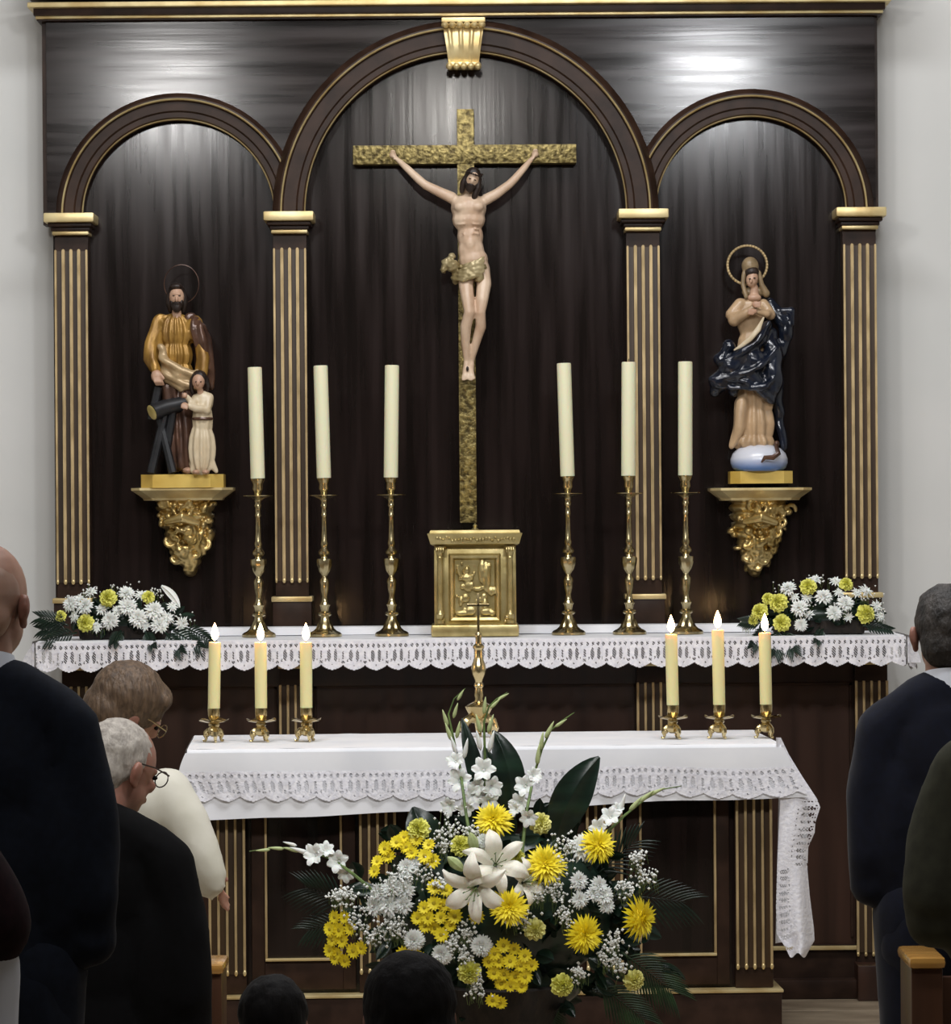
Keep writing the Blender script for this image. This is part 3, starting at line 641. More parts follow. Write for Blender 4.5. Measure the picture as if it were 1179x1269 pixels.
# ------------------------------------------------------------------ consoles with carved scrollwork
def console(px, name_label, seed, tip):
    y0 = 13.40
    t = thing('carved_bracket', tuple(P(px, 660, 13.5)), name_label, 'bracket', 'gilded wall consoles')
    k = 13.35/F; c = P(px, 605, 13.35)
    m = MB(); prf = [(63, 604.5, .20), (63, 607.5, .20), (60, 609.5, .19), (54, 614, .165), (50, 617, .15), (48.5, 620, .145)]
    def row(hw, py, dp): z = c.z-(py-605)*k; return [(c.x-hw*k, 13.498, z), (c.x+hw*k, 13.498, z), (c.x+hw*k, 13.5-dp*.75, z), (c.x+(hw-12)*k, 13.5-dp, z), (c.x-(hw-12)*k, 13.5-dp, z), (c.x-hw*k, 13.5-dp*.75, z)]
    vs = []
    for r in prf: vs += row(*r)
    n = 6; fs = [tuple(range(6)), tuple(range(len(vs)-1, len(vs)-7, -1))]+[(i*n+q_, i*n+(q_+1) % n, (i+1)*n+(q_+1) % n, (i+1)*n+q_) for i in range(len(prf)-1) for q_ in range(n)]
    m.add(vs, fs); m.build('shelf', GILT, t, ang=20)
    rr = random.Random(seed); m = MB()
    def hw(f): return 45*(1-.76*f**1.7)
    for i in range(9):
        f = i/8; z = c.z-(618+f*88-605)*k; m.ell((c.x+tip*f*k, 13.49-.03*(1-f), z), (hw(f)*.86*k, .10*(1-f*.72), 10*k), n=14, m=8)
    for i in range(105):
        f = rr.random()**.9; a = rr.uniform(-1, 1); z = c.z-(620+f*86-605)*k
        x = c.x+(tip*f+a*hw(f)*.88)*k; yq = 13.49-.12*(1-f*.7)*math.sqrt(max(0, 1-a*a*.9))-.01
        th = rr.uniform(0, 6.28); rad = rr.uniform(4, 9)*k
        if i % 5: m.ell((x, yq, z), (rr.uniform(2.5, 7.5)*k, .018, rr.uniform(3, 6)*k), Matrix.Rotation(th, 3, 'Y'), 10, 7)
        else:
            pts = []; sg = rr.choice((-1, 1))
            for q_ in range(8):
                an = th+sg*q_*.62; r_ = rad*(1-q_*.09); pts.append((x+r_*cos(an), yq-.012*sin(q_*.4), z+r_*sin(an)))
            m.tube(pts, [2.6*k, 3*k, 2.9*k, 2.6*k, 2.3*k, 2*k, 1.7*k, 1.4*k], 7)
    m.ell((c.x+tip*k, 13.46, c.z-(706-605)*k), (8*k, .025, 9*k)); m.ell((c.x+(tip+5)*k, 13.45, c.z-(698-605)*k), (6*k, .02, 8*k)); m.ell((c.x+(tip-9)*k, 13.45, c.z-(690-605)*k), (7*k, .02, 6*k))
    m.tube([(c.x-22*k, 13.37, c.z-42*k), (c.x, 13.345, c.z-36*k), (c.x+20*k, 13.37, c.z-44*k)], [4*k, 7*k, 4*k], 8)
    m.blob('carved_scrollwork', GOLDC, t, vox=.0042, it=1, ymax=13.4995)
    return c
c1 = console(225.5, 'gilded carved wall console carrying the statue of the bearded man and child', 11, 6)
c2 = console(943.5, 'gilded carved wall console carrying the statue in the dark blue mantle', 23, -5)
def octbase(t, px0, px1, py0, py1, y=13.36):
    k = y/F; a, b_ = P(px0, py1, y), P(px1, py1, y); zt = P((px0+px1)/2, py0, y).z; zb = c1.z+.0015
    w_ = b_.x-a.x; ch = w_*.15; m = MB(); y0, y1 = y-.07, y+.08
    poly = [(a.x, y0+ch*.8), (a.x+ch, y0), (b_.x-ch, y0), (b_.x, y0+ch*.8), (b_.x, y1), (a.x, y1)]
    m.add([(x, yq, zb) for x, yq in poly]+[(x, yq, zt) for x, yq in poly], [tuple(range(5, -1, -1)), tuple(range(6, 12))]+[(i, (i+1) % 6, 6+(i+1) % 6, 6+i) for i in range(6)])
    m.build('plinth', GOLDP, t, smooth=False); return zt
def folds(cx, cy, amp, fr, tw=0, ph=0, z0=None, z1=None):
    def f(p):
        a = math.atan2(p.y-cy, p.x-cx); w_ = 1
        if z0 is not None: w_ = min(1, max(0, (z1-p.z)/(z1-z0)))
        v = sin(fr*a+tw*p.z+ph+1.2*noise.noise(Vector((p.x*9, p.y*9, p.z*5))))
        return amp*w_*(v*.7+.5*noise.noise(Vector((p.x*30, p.y*30, p.z*9+ph))))
    return f
# --- statue of a bearded man with a child and a log
J = thing('statue', tuple(P(226, 604, 13.36)), 'painted statue of a bearded man in golden tunic with a white-robed child', 'statue')
k = 13.35/F; y = 13.35
zt = octbase(J, 176, 278, 588, 606)
def E(m, px, py, rx, rz, ry, yo=0, a=0): m.ell(P(px, py, y+yo), (rx*k, ry*k, rz*k), Matrix.Rotation(a, 3, 'Y'))
def CP(m, *pts): cap(m, [(P(px, py, y+yo), r*k) for px, py, r, yo in pts])
m = MB(); E(m, 222, 500, 18, 34, 13); E(m, 222, 545, 17, 40, 13); CP(m, (232, 480, 14, 0), (232, 530, 12, -.01), (231, 578, 9, -.02)); CP(m, (214, 480, 13, 0), (216, 530, 11, 0), (222, 575, 9, 0))
rb = m.blob('robe_skirt', ROBEB, J, vox=.005, it=2, disp=folds(P(222, 500, y).x, y, .007, 9, 14))
m = MB(); E(m, 217, 412, 25, 24, 14); E(m, 217, 440, 22, 22, 14); E(m, 219, 460, 20, 14, 14); CP(m, (199, 400, 11, 0), (189, 425, 9.5, -.01), (187, 445, 8.5, -.03), (192, 458, 7, -.045)); CP(m, (240, 402, 11, 0), (250, 425, 10, -.01), (253, 445, 9, -.03), (250, 462, 7.5, -.04))
m.blob('tunic', ROBEG, J, vox=.005, it=2, disp=folds(P(217, 430, y).x, y, .0055, 13, 3))
m = MB(); CP(m, (199, 432, 5, -.04), (206, 448, 7, -.05), (222, 462, 8, -.055), (240, 466, 7, -.05), (251, 455, 5, -.04)); CP(m, (203, 450, 6, -.03), (208, 468, 8, -.04), (226, 478, 8, -.045), (246, 478, 6, -.04))
m.blob('sash', ROBET, J, vox=.005, it=2, disp=lambda p: .005*sin(p.z*130+p.x*60))
m = MB(); CP(m, (236, 396, 8, .0), (245, 408, 11, -.02), (251, 424, 11, -.02), (256, 440, 8, -.02), (260, 456, 5, -.01), (262, 480, 5, .02)); CP(m, (240, 400, 8, .03), (250, 440, 9, .04), (250, 520, 8, .04))
m.blob('mantle', ROBEB, J, vox=.005, it=2, disp=folds(P(248, 430, y).x, y, .006, 8, 20))
m = MB(); CP(m, (219, 394, 7, -.005), (219, 386, 6, -.008)); E(m, 219, 368, 9.5, 13, 10, -.015); E(m, 219, 371, 1.7, 4, 2.4, -.047); E(m, 219, 364, 6, 1.6, 2.5, -.04)
fc = m.blob('face', SKINS, J, vox=.0035, it=1); m = MB()
E(m, 194, 466, 7, 8, 6, -.06); [CP(m, (190+j*3, 466, 1.8, -.07), (192+j*3, 473, 1.7, -.075), (194+j*3, 477, 1.4, -.065)) for j in range(4)]; CP(m, (199, 464, 2, -.07), (203, 469, 1.6, -.08))
m.blob('hand', SKINS, J, vox=.0035, it=1); m = MB(); E(m, 233, 583, 7, 4, 11, -.045); m.blob('foot', SKINS, J, vox=.0035, it=1)
m = MB(); E(m, 219, 362, 11, 12, 11, .0); CP(m, (210, 365, 4, -.005), (209, 376, 4, 0), (212, 385, 3.5, .01)); CP(m, (228, 365, 4, -.005), (229, 376, 4, 0), (227, 386, 3.5, .01)); E(m, 218, 355, 8, 4, 6, -.025)
m.blob('hair', HAIRD, J, vox=.004, it=2)
m = MB(); E(m, 219, 380, 6.5, 7.5, 5, -.035); E(m, 213, 376, 2.4, 6, 4, -.025); E(m, 225, 376, 2.4, 6, 4, -.025); E(m, 219, 375.5, 4.5, 1.5, 2, -.046); m.blob('beard', HAIRD, J, vox=.0032, it=1)
m = MB(); E(m, 215.6, 366.5, 1.8, .8, 1, -.0415); E(m, 222.4, 366.5, 1.8, .8, 1, -.0415); m.build('eye', HAIRD, J)
m = MB(); n = 32; hcn = P(225, 352, y+.03)
m.tube([hcn+Vector((24*k*cos(2*PI*i/n)*.9, 0, 24*k*sin(2*PI*i/n))) for i in range(n+1)], .0016, 5); m.build('halo_ring', ROBEB, J)
m = MB(); m.tube([P(189, 511, 13.27), P(205, 505, 13.30), P(240, 498, 13.34)], [10*k, 10*k, 9.5*k], 14); m.build('log', IRON, J)
m = MB(); a = P(188, 511, 13.262); dirv = (P(189, 511, 13.27)-P(205, 505, 13.30)).normalized(); rq = Vector((0, 0, 1)).rotation_difference(dirv).to_matrix()
m.ell(P(188.2, 511.2, 13.2685), (9*k, 10.5*k, .003), rq, 14, 6); m.build('log_end', LOGEND, J)
m = MB(); zt2 = zt
for a_, b_ in (((206, 505), (187, 590)), ((198, 520), (214, 590)), ((196, 480), (188, 520)), ((216, 500), (206, 560))):
    p0 = P(a_[0], a_[1], 13.31); p1 = P(b_[0], b_[1], 13.29 if b_[1] > 580 else 13.31)
    if b_[1] > 580: p1.z = zt2+.006
    m.tube([p0, p1], [5*k, 5.4*k], 8)
m.build('sawhorse', IRON, J)
# child
m = MB(); E(m, 251, 520, 13, 26, 10, -.06); E(m, 250, 555, 17, 34, 12, -.06); E(m, 252, 498, 13, 14, 9, -.06); CP(m, (259, 493, 6.5, -.06), (256, 508, 6, -.085), (243, 506, 5, -.10), (235, 503, 4, -.11)); CP(m, (243, 494, 6, -.06), (238, 500, 5, -.09), (232, 492, 3.5, -.1)); CP(m, (262, 575, 6, -.05), (268, 584, 3, -.05)); CP(m, (240, 575, 6, -.05), (240, 582, 5, -.06))
m.blob('child_robe', ROBEW, J, vox=.0045, it=2, disp=folds(P(251, 540, y).x, y-.06, .0055, 9, 4, z0=P(0, 560, y).z, z1=P(0, 505, y).z))
m = MB(); m.lathe([(12.6*k, -.005), (13.4*k, 0), (12.6*k, .005)], tuple(P(251, 519, y-.06)), 18); m.build('child_belt', ROBEB, J)
m = MB(); E(m, 246, 473, 8, 10, 8, -.085); E(m, 245, 475.5, 1.4, 2.6, 2, -.11); CP(m, (248, 483, 4, -.07), (249, 489, 4.5, -.065)); m.blob('child_face', SKINS, J, vox=.003, it=1); m = MB(); E(m, 229, 503, 5, 4.6, 4, -.12); [CP(m, (226+j*2, 501+j, 1.5, -.13), (225+j*2.2, 505+j*.6, 1.3, -.132)) for j in range(4)]; m.blob('child_hand', SKINS, J, vox=.003, it=1); m = MB(); E(m, 229, 490, 3.6, 3.6, 3.4, -.11); m.blob('child_hand', SKINS, J, vox=.003, it=1)
for fx in (243, 255): m = MB(); E(m, fx, 585, 5, 3, 8, -.09); m.blob('child_foot', SKINS, J, vox=.003, it=1)
m = MB(); E(m, 247, 468, 10, 9.5, 9.5, -.07); CP(m, (238, 470, 3, -.07), (237, 480, 3, -.065), (239, 487, 2.5, -.06)); CP(m, (256, 470, 3, -.07), (258, 480, 3, -.065), (256, 486, 2.5, -.06)); m.blob('child_hair', HAIRD, J, vox=.0035, it=2)
m = MB(); E(m, 243, 473, 1.2, .7, .8, -.1075); E(m, 249, 473, 1.2, .7, .8, -.1075); m.build('child_eye', HAIRD, J)
# --- statue of a woman in a dark blue mantle on a globe
W = thing('statue', tuple(P(943, 602, 13.36)), 'painted statue of a veiled woman in dark blue mantle standing on a globe', 'statue')
zt = octbase(W, 904.5, 981.5, 584, 600)
gz = P(941, 568, y)
gl = thing('globe_base', (gz.x, gz.y, zt), '', ''); 
bpy.data.objects.remove(gl)
m = MB().lathe([(28*k, 0), (33*k, 4*k), (35.5*k, 10*k), (35.5*k, 15*k), (33*k, 22*k), (27*k, 28*k), (17*k, 32*k), (6*k, 33.5*k)], (gz.x, gz.y, zt), 32)
me = m.mesh('globe', GLOBE, Vector((gz.x, gz.y, zt)), ang=70); go = link('globe', me, W); go.location = Vector((gz.x, gz.y, zt))-org(W)
m = MB(); m.tube([P(962, 552, 13.24), P(965, 562, 13.235), P(958, 567, 13.23), P(948, 567, 13.228), P(944, 573, 13.235)], [2.6*k, 3.4*k, 3.4*k, 2.8*k, 1*k], 8); m.ell(P(963, 550, 13.24), (3.4*k, 3.4*k, 4*k)); m.build('serpent', ROBEB, W)
m = MB(); E(m, 936, 525, 25, 34, 15); E(m, 938, 490, 23, 40, 14); E(m, 934, 548, 27, 12, 18); CP(m, (920, 500, 10, -.02), (915, 530, 8, -.03), (908, 553, 5, -.03)); E(m, 930, 395, 17, 28, 11); E(m, 932, 430, 18, 26, 12); CP(m, (918, 378, 9, 0), (907, 390, 8, -.01), (910, 397, 8, -.03), (925, 388, 6, -.05), (934, 381, 4, -.06)); CP(m, (946, 378, 8, 0), (955, 390, 7, -.02), (950, 389, 5, -.05), (940, 386, 4, -.06))
m.blob('gown', ROBEP, W, vox=.0048, it=2, disp=folds(P(936, 500, y).x, y, .0075, 9, 5, z0=P(0, 520, y).z, z1=P(0, 400, y).z))
m = MB(); CP(m, (955, 375, 7, .02), (967, 392, 10, .02), (976, 405, 10, .02), (972, 425, 9, .02), (960, 440, 12, .02)); CP(m, (950, 405, 8, -.03), (940, 420, 10, -.05), (925, 438, 12, -.05), (905, 455, 13, -.05), (890, 475, 12, -.04), (887, 484, 9, -.03))
CP(m, (955, 415, 10, -.01), (958, 445, 14, -.03), (956, 480, 14, -.035), (955, 493, 8, -.035)); CP(m, (935, 445, 15, -.05), (930, 465, 15, -.05), (945, 485, 9, -.05), (955, 495, 6, -.05)); CP(m, (903, 430, 9, -.01), (895, 445, 10, 0), (915, 470, 14, -.03), (910, 485, 6, -.03)); CP(m, (962, 480, 9, .02), (966, 520, 7, .03), (972, 556, 5, .03)); CP(m, (970, 385, 5, 0), (980, 386, 5, 0), (983, 402, 4, 0))
CP(m, (890, 452, 3, -.06), (915, 440, 4, -.085), (938, 424, 4, -.09), (953, 400, 3, -.05)); CP(m, (882, 470, 3, -.06), (912, 466, 4, -.085), (940, 456, 4, -.095), (964, 432, 3, -.05)); CP(m, (905, 480, 3, -.06), (930, 482, 4, -.085), (950, 478, 4, -.09), (966, 462, 3, -.05)); CP(m, (900, 470, 3, -.06), (925, 474, 3.5, -.09), (948, 490, 4, -.07), (958, 494, 3, -.05))
def nav(p): return .0035*sin(p.x*48+p.z*62+2.5*noise.noise(p*7))+.003*noise.noise(Vector((p.x*20, p.y*20, p.z*20)))
m.blob('mantle', ROBEN, W, vox=.0048, it=2, disp=nav)
m = MB(); m.tube([P(947, 393, 13.27), P(940, 408, 13.26), P(930, 420, 13.26), P(920, 428, 13.265), P(910, 434, 13.28)], [1*k, 3.4*k, 3.2*k, 2.4*k, 1*k], 8, .5); m.build('mantle_lining', ROBEW, W)
m = MB(); E(m, 930, 330+0, 11, 12, 11, .0); CP(m, (922.5, 338, 3, -.012), (921, 352, 3.2, -.012), (925, 368, 3, -.02)); CP(m, (941, 338, 3, -.008), (944, 352, 3.4, -.006), (950, 364, 5, 0)); E(m, 934, 362, 15, 7, 8, .015); m.blob('veil', VEILM, W, vox=.004, it=2)
m = MB(); E(m, 932, 337, 9.4, 7.5, 9, -.012); m.blob('hair', HAIRD, W, vox=.004, it=1)
m = MB(); rt = Matrix.Rotation(.2, 3, 'Y'); m.ell(P(932.5, 346, y-.018), (7.6*k, 8*k, 10.5*k), rt); m.ell(P(931, 348.5, y-.045), (1.3*k, 2*k, 3*k)); CP(m, (935, 356, 5, -.008), (935, 364, 6, -.005)); E(m, 935, 369, 9, 5, 6, -.015); m.blob('face', SKINS, W, vox=.003, it=1); m = MB()
E(m, 937, 377, 5, 4, 3, -.075); [CP(m, (936, 375+j*1.8, 1.1, -.08), (943, 374+j*2, 1, -.082)) for j in range(4)]; m.blob('hand', SKINS, W, vox=.003, it=1); m = MB(); E(m, 934, 386, 5, 3.4, 3, -.075); [CP(m, (934, 384+j*1.8, 1.1, -.08), (928, 383.5+j*2, 1, -.082)) for j in range(4)]
m.blob('hand', SKINS, W, vox=.003, it=1)
m = MB(); E(m, 929.5, 345.5, 1.5, .8, .9, -.0435); E(m, 935.5, 344.5, 1.5, .8, .9, -.0425); m.build('eye', HAIRD, W)
m = MB(); n = 40; hcn = P(926.5, 328.5, y+.02)
m.tube([hcn+Vector((24.5*k*cos(2*PI*i/n), 0, 24*k*sin(2*PI*i/n))) for i in range(n+1)], 1.6*k, 6)
for i in range(40): a = 2*PI*i/40; m.ell(hcn+Vector((24.5*k*cos(a), -.004, 24*k*sin(a))), (1.7*k, .003, 1.7*k), n=6, m=4)
m.build('halo_ring', GILTD, W)
#PART2
# ------------------------------------------------------------------ front altar
ACX = P(608.5, 1000, 11.9).x; YAW = math.radians(2.6); A0 = Vector((ACX, 11.9, 0))
A = thing('front_altar', tuple(A0), 'dark wooden front altar with fluted gilt pilasters under the lace-edged cloth', 'altar')
def B3(m, x0, x1, y0, y1, z0, z1, r=.003): return m.bbox((ACX+x0, 11.9+y0, z0), (ACX+x1, 11.9+y1, z1), r)
B3(MB(), -.925, .925, .03, .64, .24, 1.0).build('carcass', WV, A)
B3(MB(), -.955, .935, -.03, .68, 1.0, 1.037, .006).build('table_top', WM, A)
B3(MB(), -.95, .95, -.035, .68, .041, .228, .004).build('plinth', WM, A)
B3(MB(), -.955, .955, -.042, .68, .228, .238, .003).build('gilt_fillet', GILT, A)
for x in (-.865, -.372, .372, .865):
    pl = B3(MB(), x-.062, x+.062, .004, .05, .24, 1.0, .002).build('pilaster', WM, A)
    B3(MB(), x-.058, x+.058, .001, .006, .305, .985, .001).build('flute_ground', WF, pl)
    for j in range(5):
        u = x-.056+j*.028
        B3(MB(), u-.0045, u+.0045, -.012, .004, .31, .98, .003).build('gilt_listel', GILTD, pl)
        MB().ell((ACX+u, 11.9-.011, .31), (.006, .004, .010), n=8, m=6).build('listel_tip', GILT, pl)
for a, b in ((-.735, -.495), (-.265, .265), (.495, .735)):
    B3(MB(), a, b, .022, .034, .355, .99, .001).build('panel', WV, A)
    m = MB()
    for (x0, x1, z0, z1) in ((a-.007, a+.001, .347, .99), (b-.001, b+.007, .347, .99)): B3(m, x0, x1, .008, .03, z0, z1, .002)
    m.build('panel_moulding', GILTD, A)
    B3(MB(), a-.007, b+.007, .004, .03, .345, .354, .003).build('gilt_fillet', GILT, A)
    B3(MB(), a-.05, a-.008, .016, .032, .25, .99, .003).build('stile', WM, A); B3(MB(), b+.008, b+.05, .016, .032, .25, .99, .003).build('stile', WM, A)
    B3(MB(), a-.008, b+.008, .016, .032, .25, .344, .003).build('rail', WM, A)
A.rotation_euler.z = YAW
# cloths of the front altar
K = thing('altar_cloth', (ACX, 11.9, 1.038), 'white linen cloth with deep lace band draped over the front altar', 'altar cloth')
ORG[K.name] = A0.copy(); K.location = A0
x0, x1, yf, yb = -.99, .950, -.05, .70
def drape(x, zz): return .010*noise.noise(Vector((x*5, zz*3, 1)))*min(1, (1.045-zz)*9)+.006*sin(x*17+2*sin(x*5))*min(1, (1.045-zz)*6)
def xs(i, dr):
    e_ = (1-i)**10; return x0+(x1-x0)*i-.028*e_*sin(min(1, max(0, dr)/.09)*PI/2)+.075*e_*max(0, (dr-.09)/.13)+.095*i**12*min(1, max(0, dr)/.19)
def hem(i): return .815+.055*i+.008*noise.noise(Vector((i*7, 3, 1)))
m = MB()
m.grid(lambda i, j: (ACX+x0+(x1-x0)*i, 11.9+yf+(yb-yf)*j, 1.0445+.002*noise.noise(Vector((i*20, j*6, 0)))), 90, 20)
def under(i, j):
    if j < .12: a = j/.12*PI/2; return (ACX+x0+(x1-x0)*i, 11.9+yf-.014*sin(a), 1.0445-.014*(1-cos(a)))
    z = 1.0305+(hem(i)-1.0305)*(j-.12)/.88; return (ACX+xs(i, 1.045-z), 11.9+yf-.014-drape(x0+(x1-x0)*i, z)-.01*(1.03-z)/.2, z)
m.grid(under, 150, 22)
m.grid(lambda i, j: (ACX+x0-.004-.05*j*(1-.3*i)-.01*sin(i*9)*j, 11.9+yf-.012*(1-i)+(yb-yf)*i, 1.044-(.225-.04*i)*j), 30, 16)
m.grid(lambda i, j: (ACX+x0+(x1-x0)*i, 11.9+yb+.004, 1.0445-.18*j), 40, 4)
m.build('linen', LINEN, K, ang=180)
LN = (x1-x0)/.0835
m = MB()
def band(i, j):
    z = .972-.098*j-.012*noise.noise(Vector((i*6, 8, 1))); x = x0+.0+(x1-x0)*i
    return (ACX+xs(i, 1.045-z), 11.9+yf-.021-drape(x, z)-.012*(1.03-z)/.2-.004*j*sin(i*LN*2*PI), z)
m.grid(band, 1000, 36, lambda i, j: lace_hole(i*LN, j)); m.build('lace_band', LACE, K, ang=180)
m = MB()
m.grid(lambda i, j: (ACX+xs(i, .011+.066*j), 11.9+yf-.0205-drape(x0+(x1-x0)*i, 1.02-.045*j)-.0125*(1-(1-j)**2)*.2, 1.034-.066*j-.012*j*noise.noise(Vector((i*6, 8, 1)))), 150, 8)
m.grid(lambda i, j: (ACX+x0-.03-.03*j, 11.9+yf-.02+.5*i, .972-.1*j), 260, 30, lambda i, j: lace_hole(i*6.2+.2, j))
m.build('upper_linen', LINEN, K, ang=180)
# right end: the lace cloth hangs in a long folded corner
def edge(tab, t):
    for (a, p), (b_, q_) in zip(tab, tab[1:]):
        if t <= b_: f = (t-a)/(b_-a); return p+(q_-p)*f
    return tab[-1][1]
Lt = [(0, 962), (.12, 964), (.25, 968), (.4, 966), (.6, 963.5), (.8, 962), (.93, 963), (1, 975)]
Rt = [(0, 968), (.08, 978), (.18, 994), (.29, 1013), (.33, 1017), (.4, 1011), (.45, 1010), (.52, 1002), (.62, 1001), (.75, 1004), (.9, 1009), (.96, 1010), (1, 1003)]
def hang(i, j, off=0):
    py = 914+(1176-914)*j+(10*sin(i*PI) if j > .95 else 0)+5*(j**6)*sin(i*3*PI); px = edge(Lt, j)+(edge(Rt, j)-edge(Lt, j))*i
    y = 11.87+off+.03*i+.022*sin(i*2.2*PI+.7)*j+.010*sin(i*9+j*5)*j
    p = P(px, py, y); return (p.x-0, p.y, p.z)
m = MB(); m.grid(lambda i, j: hang(i*.999, j), 60, 160, lambda i, j: (.30 < j < .97 and (i > .45 if j < .62 else i < .42) and lace_hole(j*10, .2+.55*((i-.45)/.55 if j < .62 else i/.42))))
hg = m.mesh('hanging_corner', LACE, A0, ang=180)
ho = link('hanging_corner', hg, K); Rm = Matrix.Rotation(-YAW, 4, 'Z'); ho.matrix_basis = Rm
m = MB(); m.grid(lambda i, j: (lambda p: (p.x, p.y+.02+.03*sin(i*5), p.z))(P(966+36*i-4*j, 985+185*j, 11.93)), 20, 40)
hg = m.mesh('hanging_fold', LINEN, A0, ang=180); ho = link('hanging_fold', hg, K); ho.matrix_basis = Rm
K.rotation_euler.z = YAW
# ------------------------------------------------------------------ flower makers (each faces +Z, unit radius)
def petal(m, base, tip, up, w, n=3, cup=0., arc=0.):
    base = Vector(base); tip = Vector(tip); up = Vector(up).normalized(); t = (tip-base); side = t.cross(up).normalized(); vs = []
    for i in range(n+1):
        f = i/n; c = base+t*f+up*arc*sin(PI*f*.9); ww = w*(math.sin(PI*min(1, .12+f*.80))**.7)*(.12 if i == n else 1)
        vs += [c-side*ww+up*cup*ww, c+side*ww+up*cup*ww]
    m.add(vs, [(2*i, 2*i+1, 2*i+3, 2*i+2) for i in range(n)])
def mum_mesh(name, mt, rings, w, seed=0, jit=.12):
    rr = random.Random(seed); m = MB(); m.ell((0, 0, .05), (.45, .45, .28), n=8, m=5)
    for (el, L_, n) in rings:
        for k in range(n):
            a = 2*PI*(k+rr.random()*.7)/n; e_ = math.radians(el+rr.uniform(-7, 7)); l_ = L_*(1+rr.uniform(-jit, jit))
            dirv = Vector((cos(a)*cos(e_), sin(a)*cos(e_), sin(e_))); upv = Vector((-cos(a)*sin(e_), -sin(a)*sin(e_), cos(e_)))
            petal(m, dirv*.15, dirv*l_, upv, w, 3, .35, .10*l_)
    return m.mesh(name, mt, ang=180)
MUMY = mum_mesh('chrysanthemum', YEL, [(-14, 1, 24), (2, .98, 24), (18, .92, 22), (34, .84, 20), (50, .74, 16), (68, .64, 10), (84, .58, 5)], .075, 1)
MUMW = mum_mesh('white_chrysanthemum', WHT, [(-10, 1, 16), (8, .97, 16), (26, .9, 15), (44, .8, 12), (62, .7, 8), (82, .64, 4)], .13, 2)
MUMG = mum_mesh('silver_chrysanthemum', WHT, [(0, 1, 13), (22, .85, 11), (50, .6, 8)], .12, 4, .25)
POMW = mum_mesh('pompon', WHT, [(-35, .92, 18), (-15, .97, 22), (5, 1, 22), (22, .98, 22), (38, .96, 20), (54, .94, 16), (70, .92, 11), (85, .92, 5)], .14, 3, .04)
POMY = mum_mesh('pompon', YEL, [(-35, .92, 18), (-15, .97, 22), (5, 1, 22), (22, .98, 22), (38, .96, 20), (54, .94, 16), (70, .92, 11), (85, .92, 5)], .12, 3, .06)
def daisy_mesh():
    m = MB(); rr = random.Random(8)
    for (el, L_, n) in ((4, 1, 13), (16, .9, 12)):
        for k in range(n):
            a = 2*PI*(k+.5*(el > 9)+rr.uniform(-.1, .1))/n; e_ = math.radians(el+rr.uniform(-6, 6)); dv = Vector((cos(a)*cos(e_), sin(a)*cos(e_), sin(e_)))
            petal(m, dv*.15, dv*L_, (-cos(a)*sin(e_), -sin(a)*sin(e_), cos(e_)), .17, 3, .2, -.03)
    m.cur = 1; m.ell((0, 0, .1), (.26, .26, .12), n=8, m=5); return m.mesh('daisy', [YEL, DCEN], ang=180)
DAI = daisy_mesh()
def carn_mesh(mt, seed):
    m = MB(); rr = random.Random(seed)
    for lay in range(7):
        ph = rr.random()*6; el = math.radians(-20+lay*17); rad = 1-.05*lay
        def fn(i, j, ph=ph, el=el, rad=rad, lay=lay):
            a = i*2*PI; r = rad*(.15+.85*j); wv_ = (.13*sin(7*a+ph)+.08*sin(17*a+ph*2))*j*j
            e_ = el+wv_*1.2; rr2 = r*(1+.08*sin(11*a+ph)*j); return (rr2*cos(e_)*cos(a), rr2*cos(e_)*sin(a), rr2*sin(e_)+.05)
        m.grid(fn, 60, 3)
    return m.mesh('carnation', mt, ang=180)
CARY = carn_mesh(LIME, 1); CARP = carn_mesh(YELP, 2)
def lily_mesh():
    m = MB()
    for k in range(6):
        a = 2*PI*k/6; wide = .26 if k % 2 else .20
        def fn(i, j, a=a, wide=wide):
            f = j; r = .06+1.0*f; z = .62*math.sin(f*PI*.62)-.35*f**3*1.1; ww = wide*sin(PI*(.10+.88*f))**.8*(i*2-1)
            z += -.18*abs(i*2-1)*wide*2+.02*sin(f*18)*abs(i*2-1)
            return (r*cos(a)-ww*sin(a), r*sin(a)+ww*cos(a), z)
        m.grid(fn, 6, 10)
    m.cur = 1
    for k in range(6): a = 2*PI*k/6+.3; m.tube([(0, 0, 0), (.12*cos(a), .12*sin(a), .45), (.2*cos(a), .2*sin(a), .66)], .012, 5); m.ell((.21*cos(a), .21*sin(a), .68), (.05, .02, .02), n=6, m=4)
    m.tube([(0, 0, 0), (.02, 0, .8)], .02, 5)
    return m.mesh('lily', [IVO, STEM], ang=180)
LILY = lily_mesh()
def floret_mesh():
    m = MB()
    for k in range(6):
        a = 2*PI*k/6+.2; q_ = 1 if k % 2 else .9
        def fn(i, j, a=a, q_=q_, k=k):
            f = j; r = .10+.85*q_*f**1.2; z = .85*f**.6-.25*f**3; ww = .34*sin(PI*(.08+.84*f))**.8*(i*2-1)
            z += .06*sin(i*9+f*7+k)*f; return (r*cos(a)-ww*sin(a), r*sin(a)+ww*cos(a), z)
        m.grid(fn, 6, 7)
    m.lathe([(.04, -.5), (.07, -.2), (.13, .12)], (0, 0, 0), 8); return m.mesh('gladiolus_floret', WHT, ang=180)
FLO = floret_mesh()
def bud_mesh(mt): return MB().lathe([(.05, 0), (.2, .25), (.24, .6), (.2, 1.1), (.12, 1.6), (.02, 2.0)], (0, 0, 0), 8).mesh('bud', mt, ang=180)
BUD = bud_mesh(BUDG); BUDW = bud_mesh(WHT)
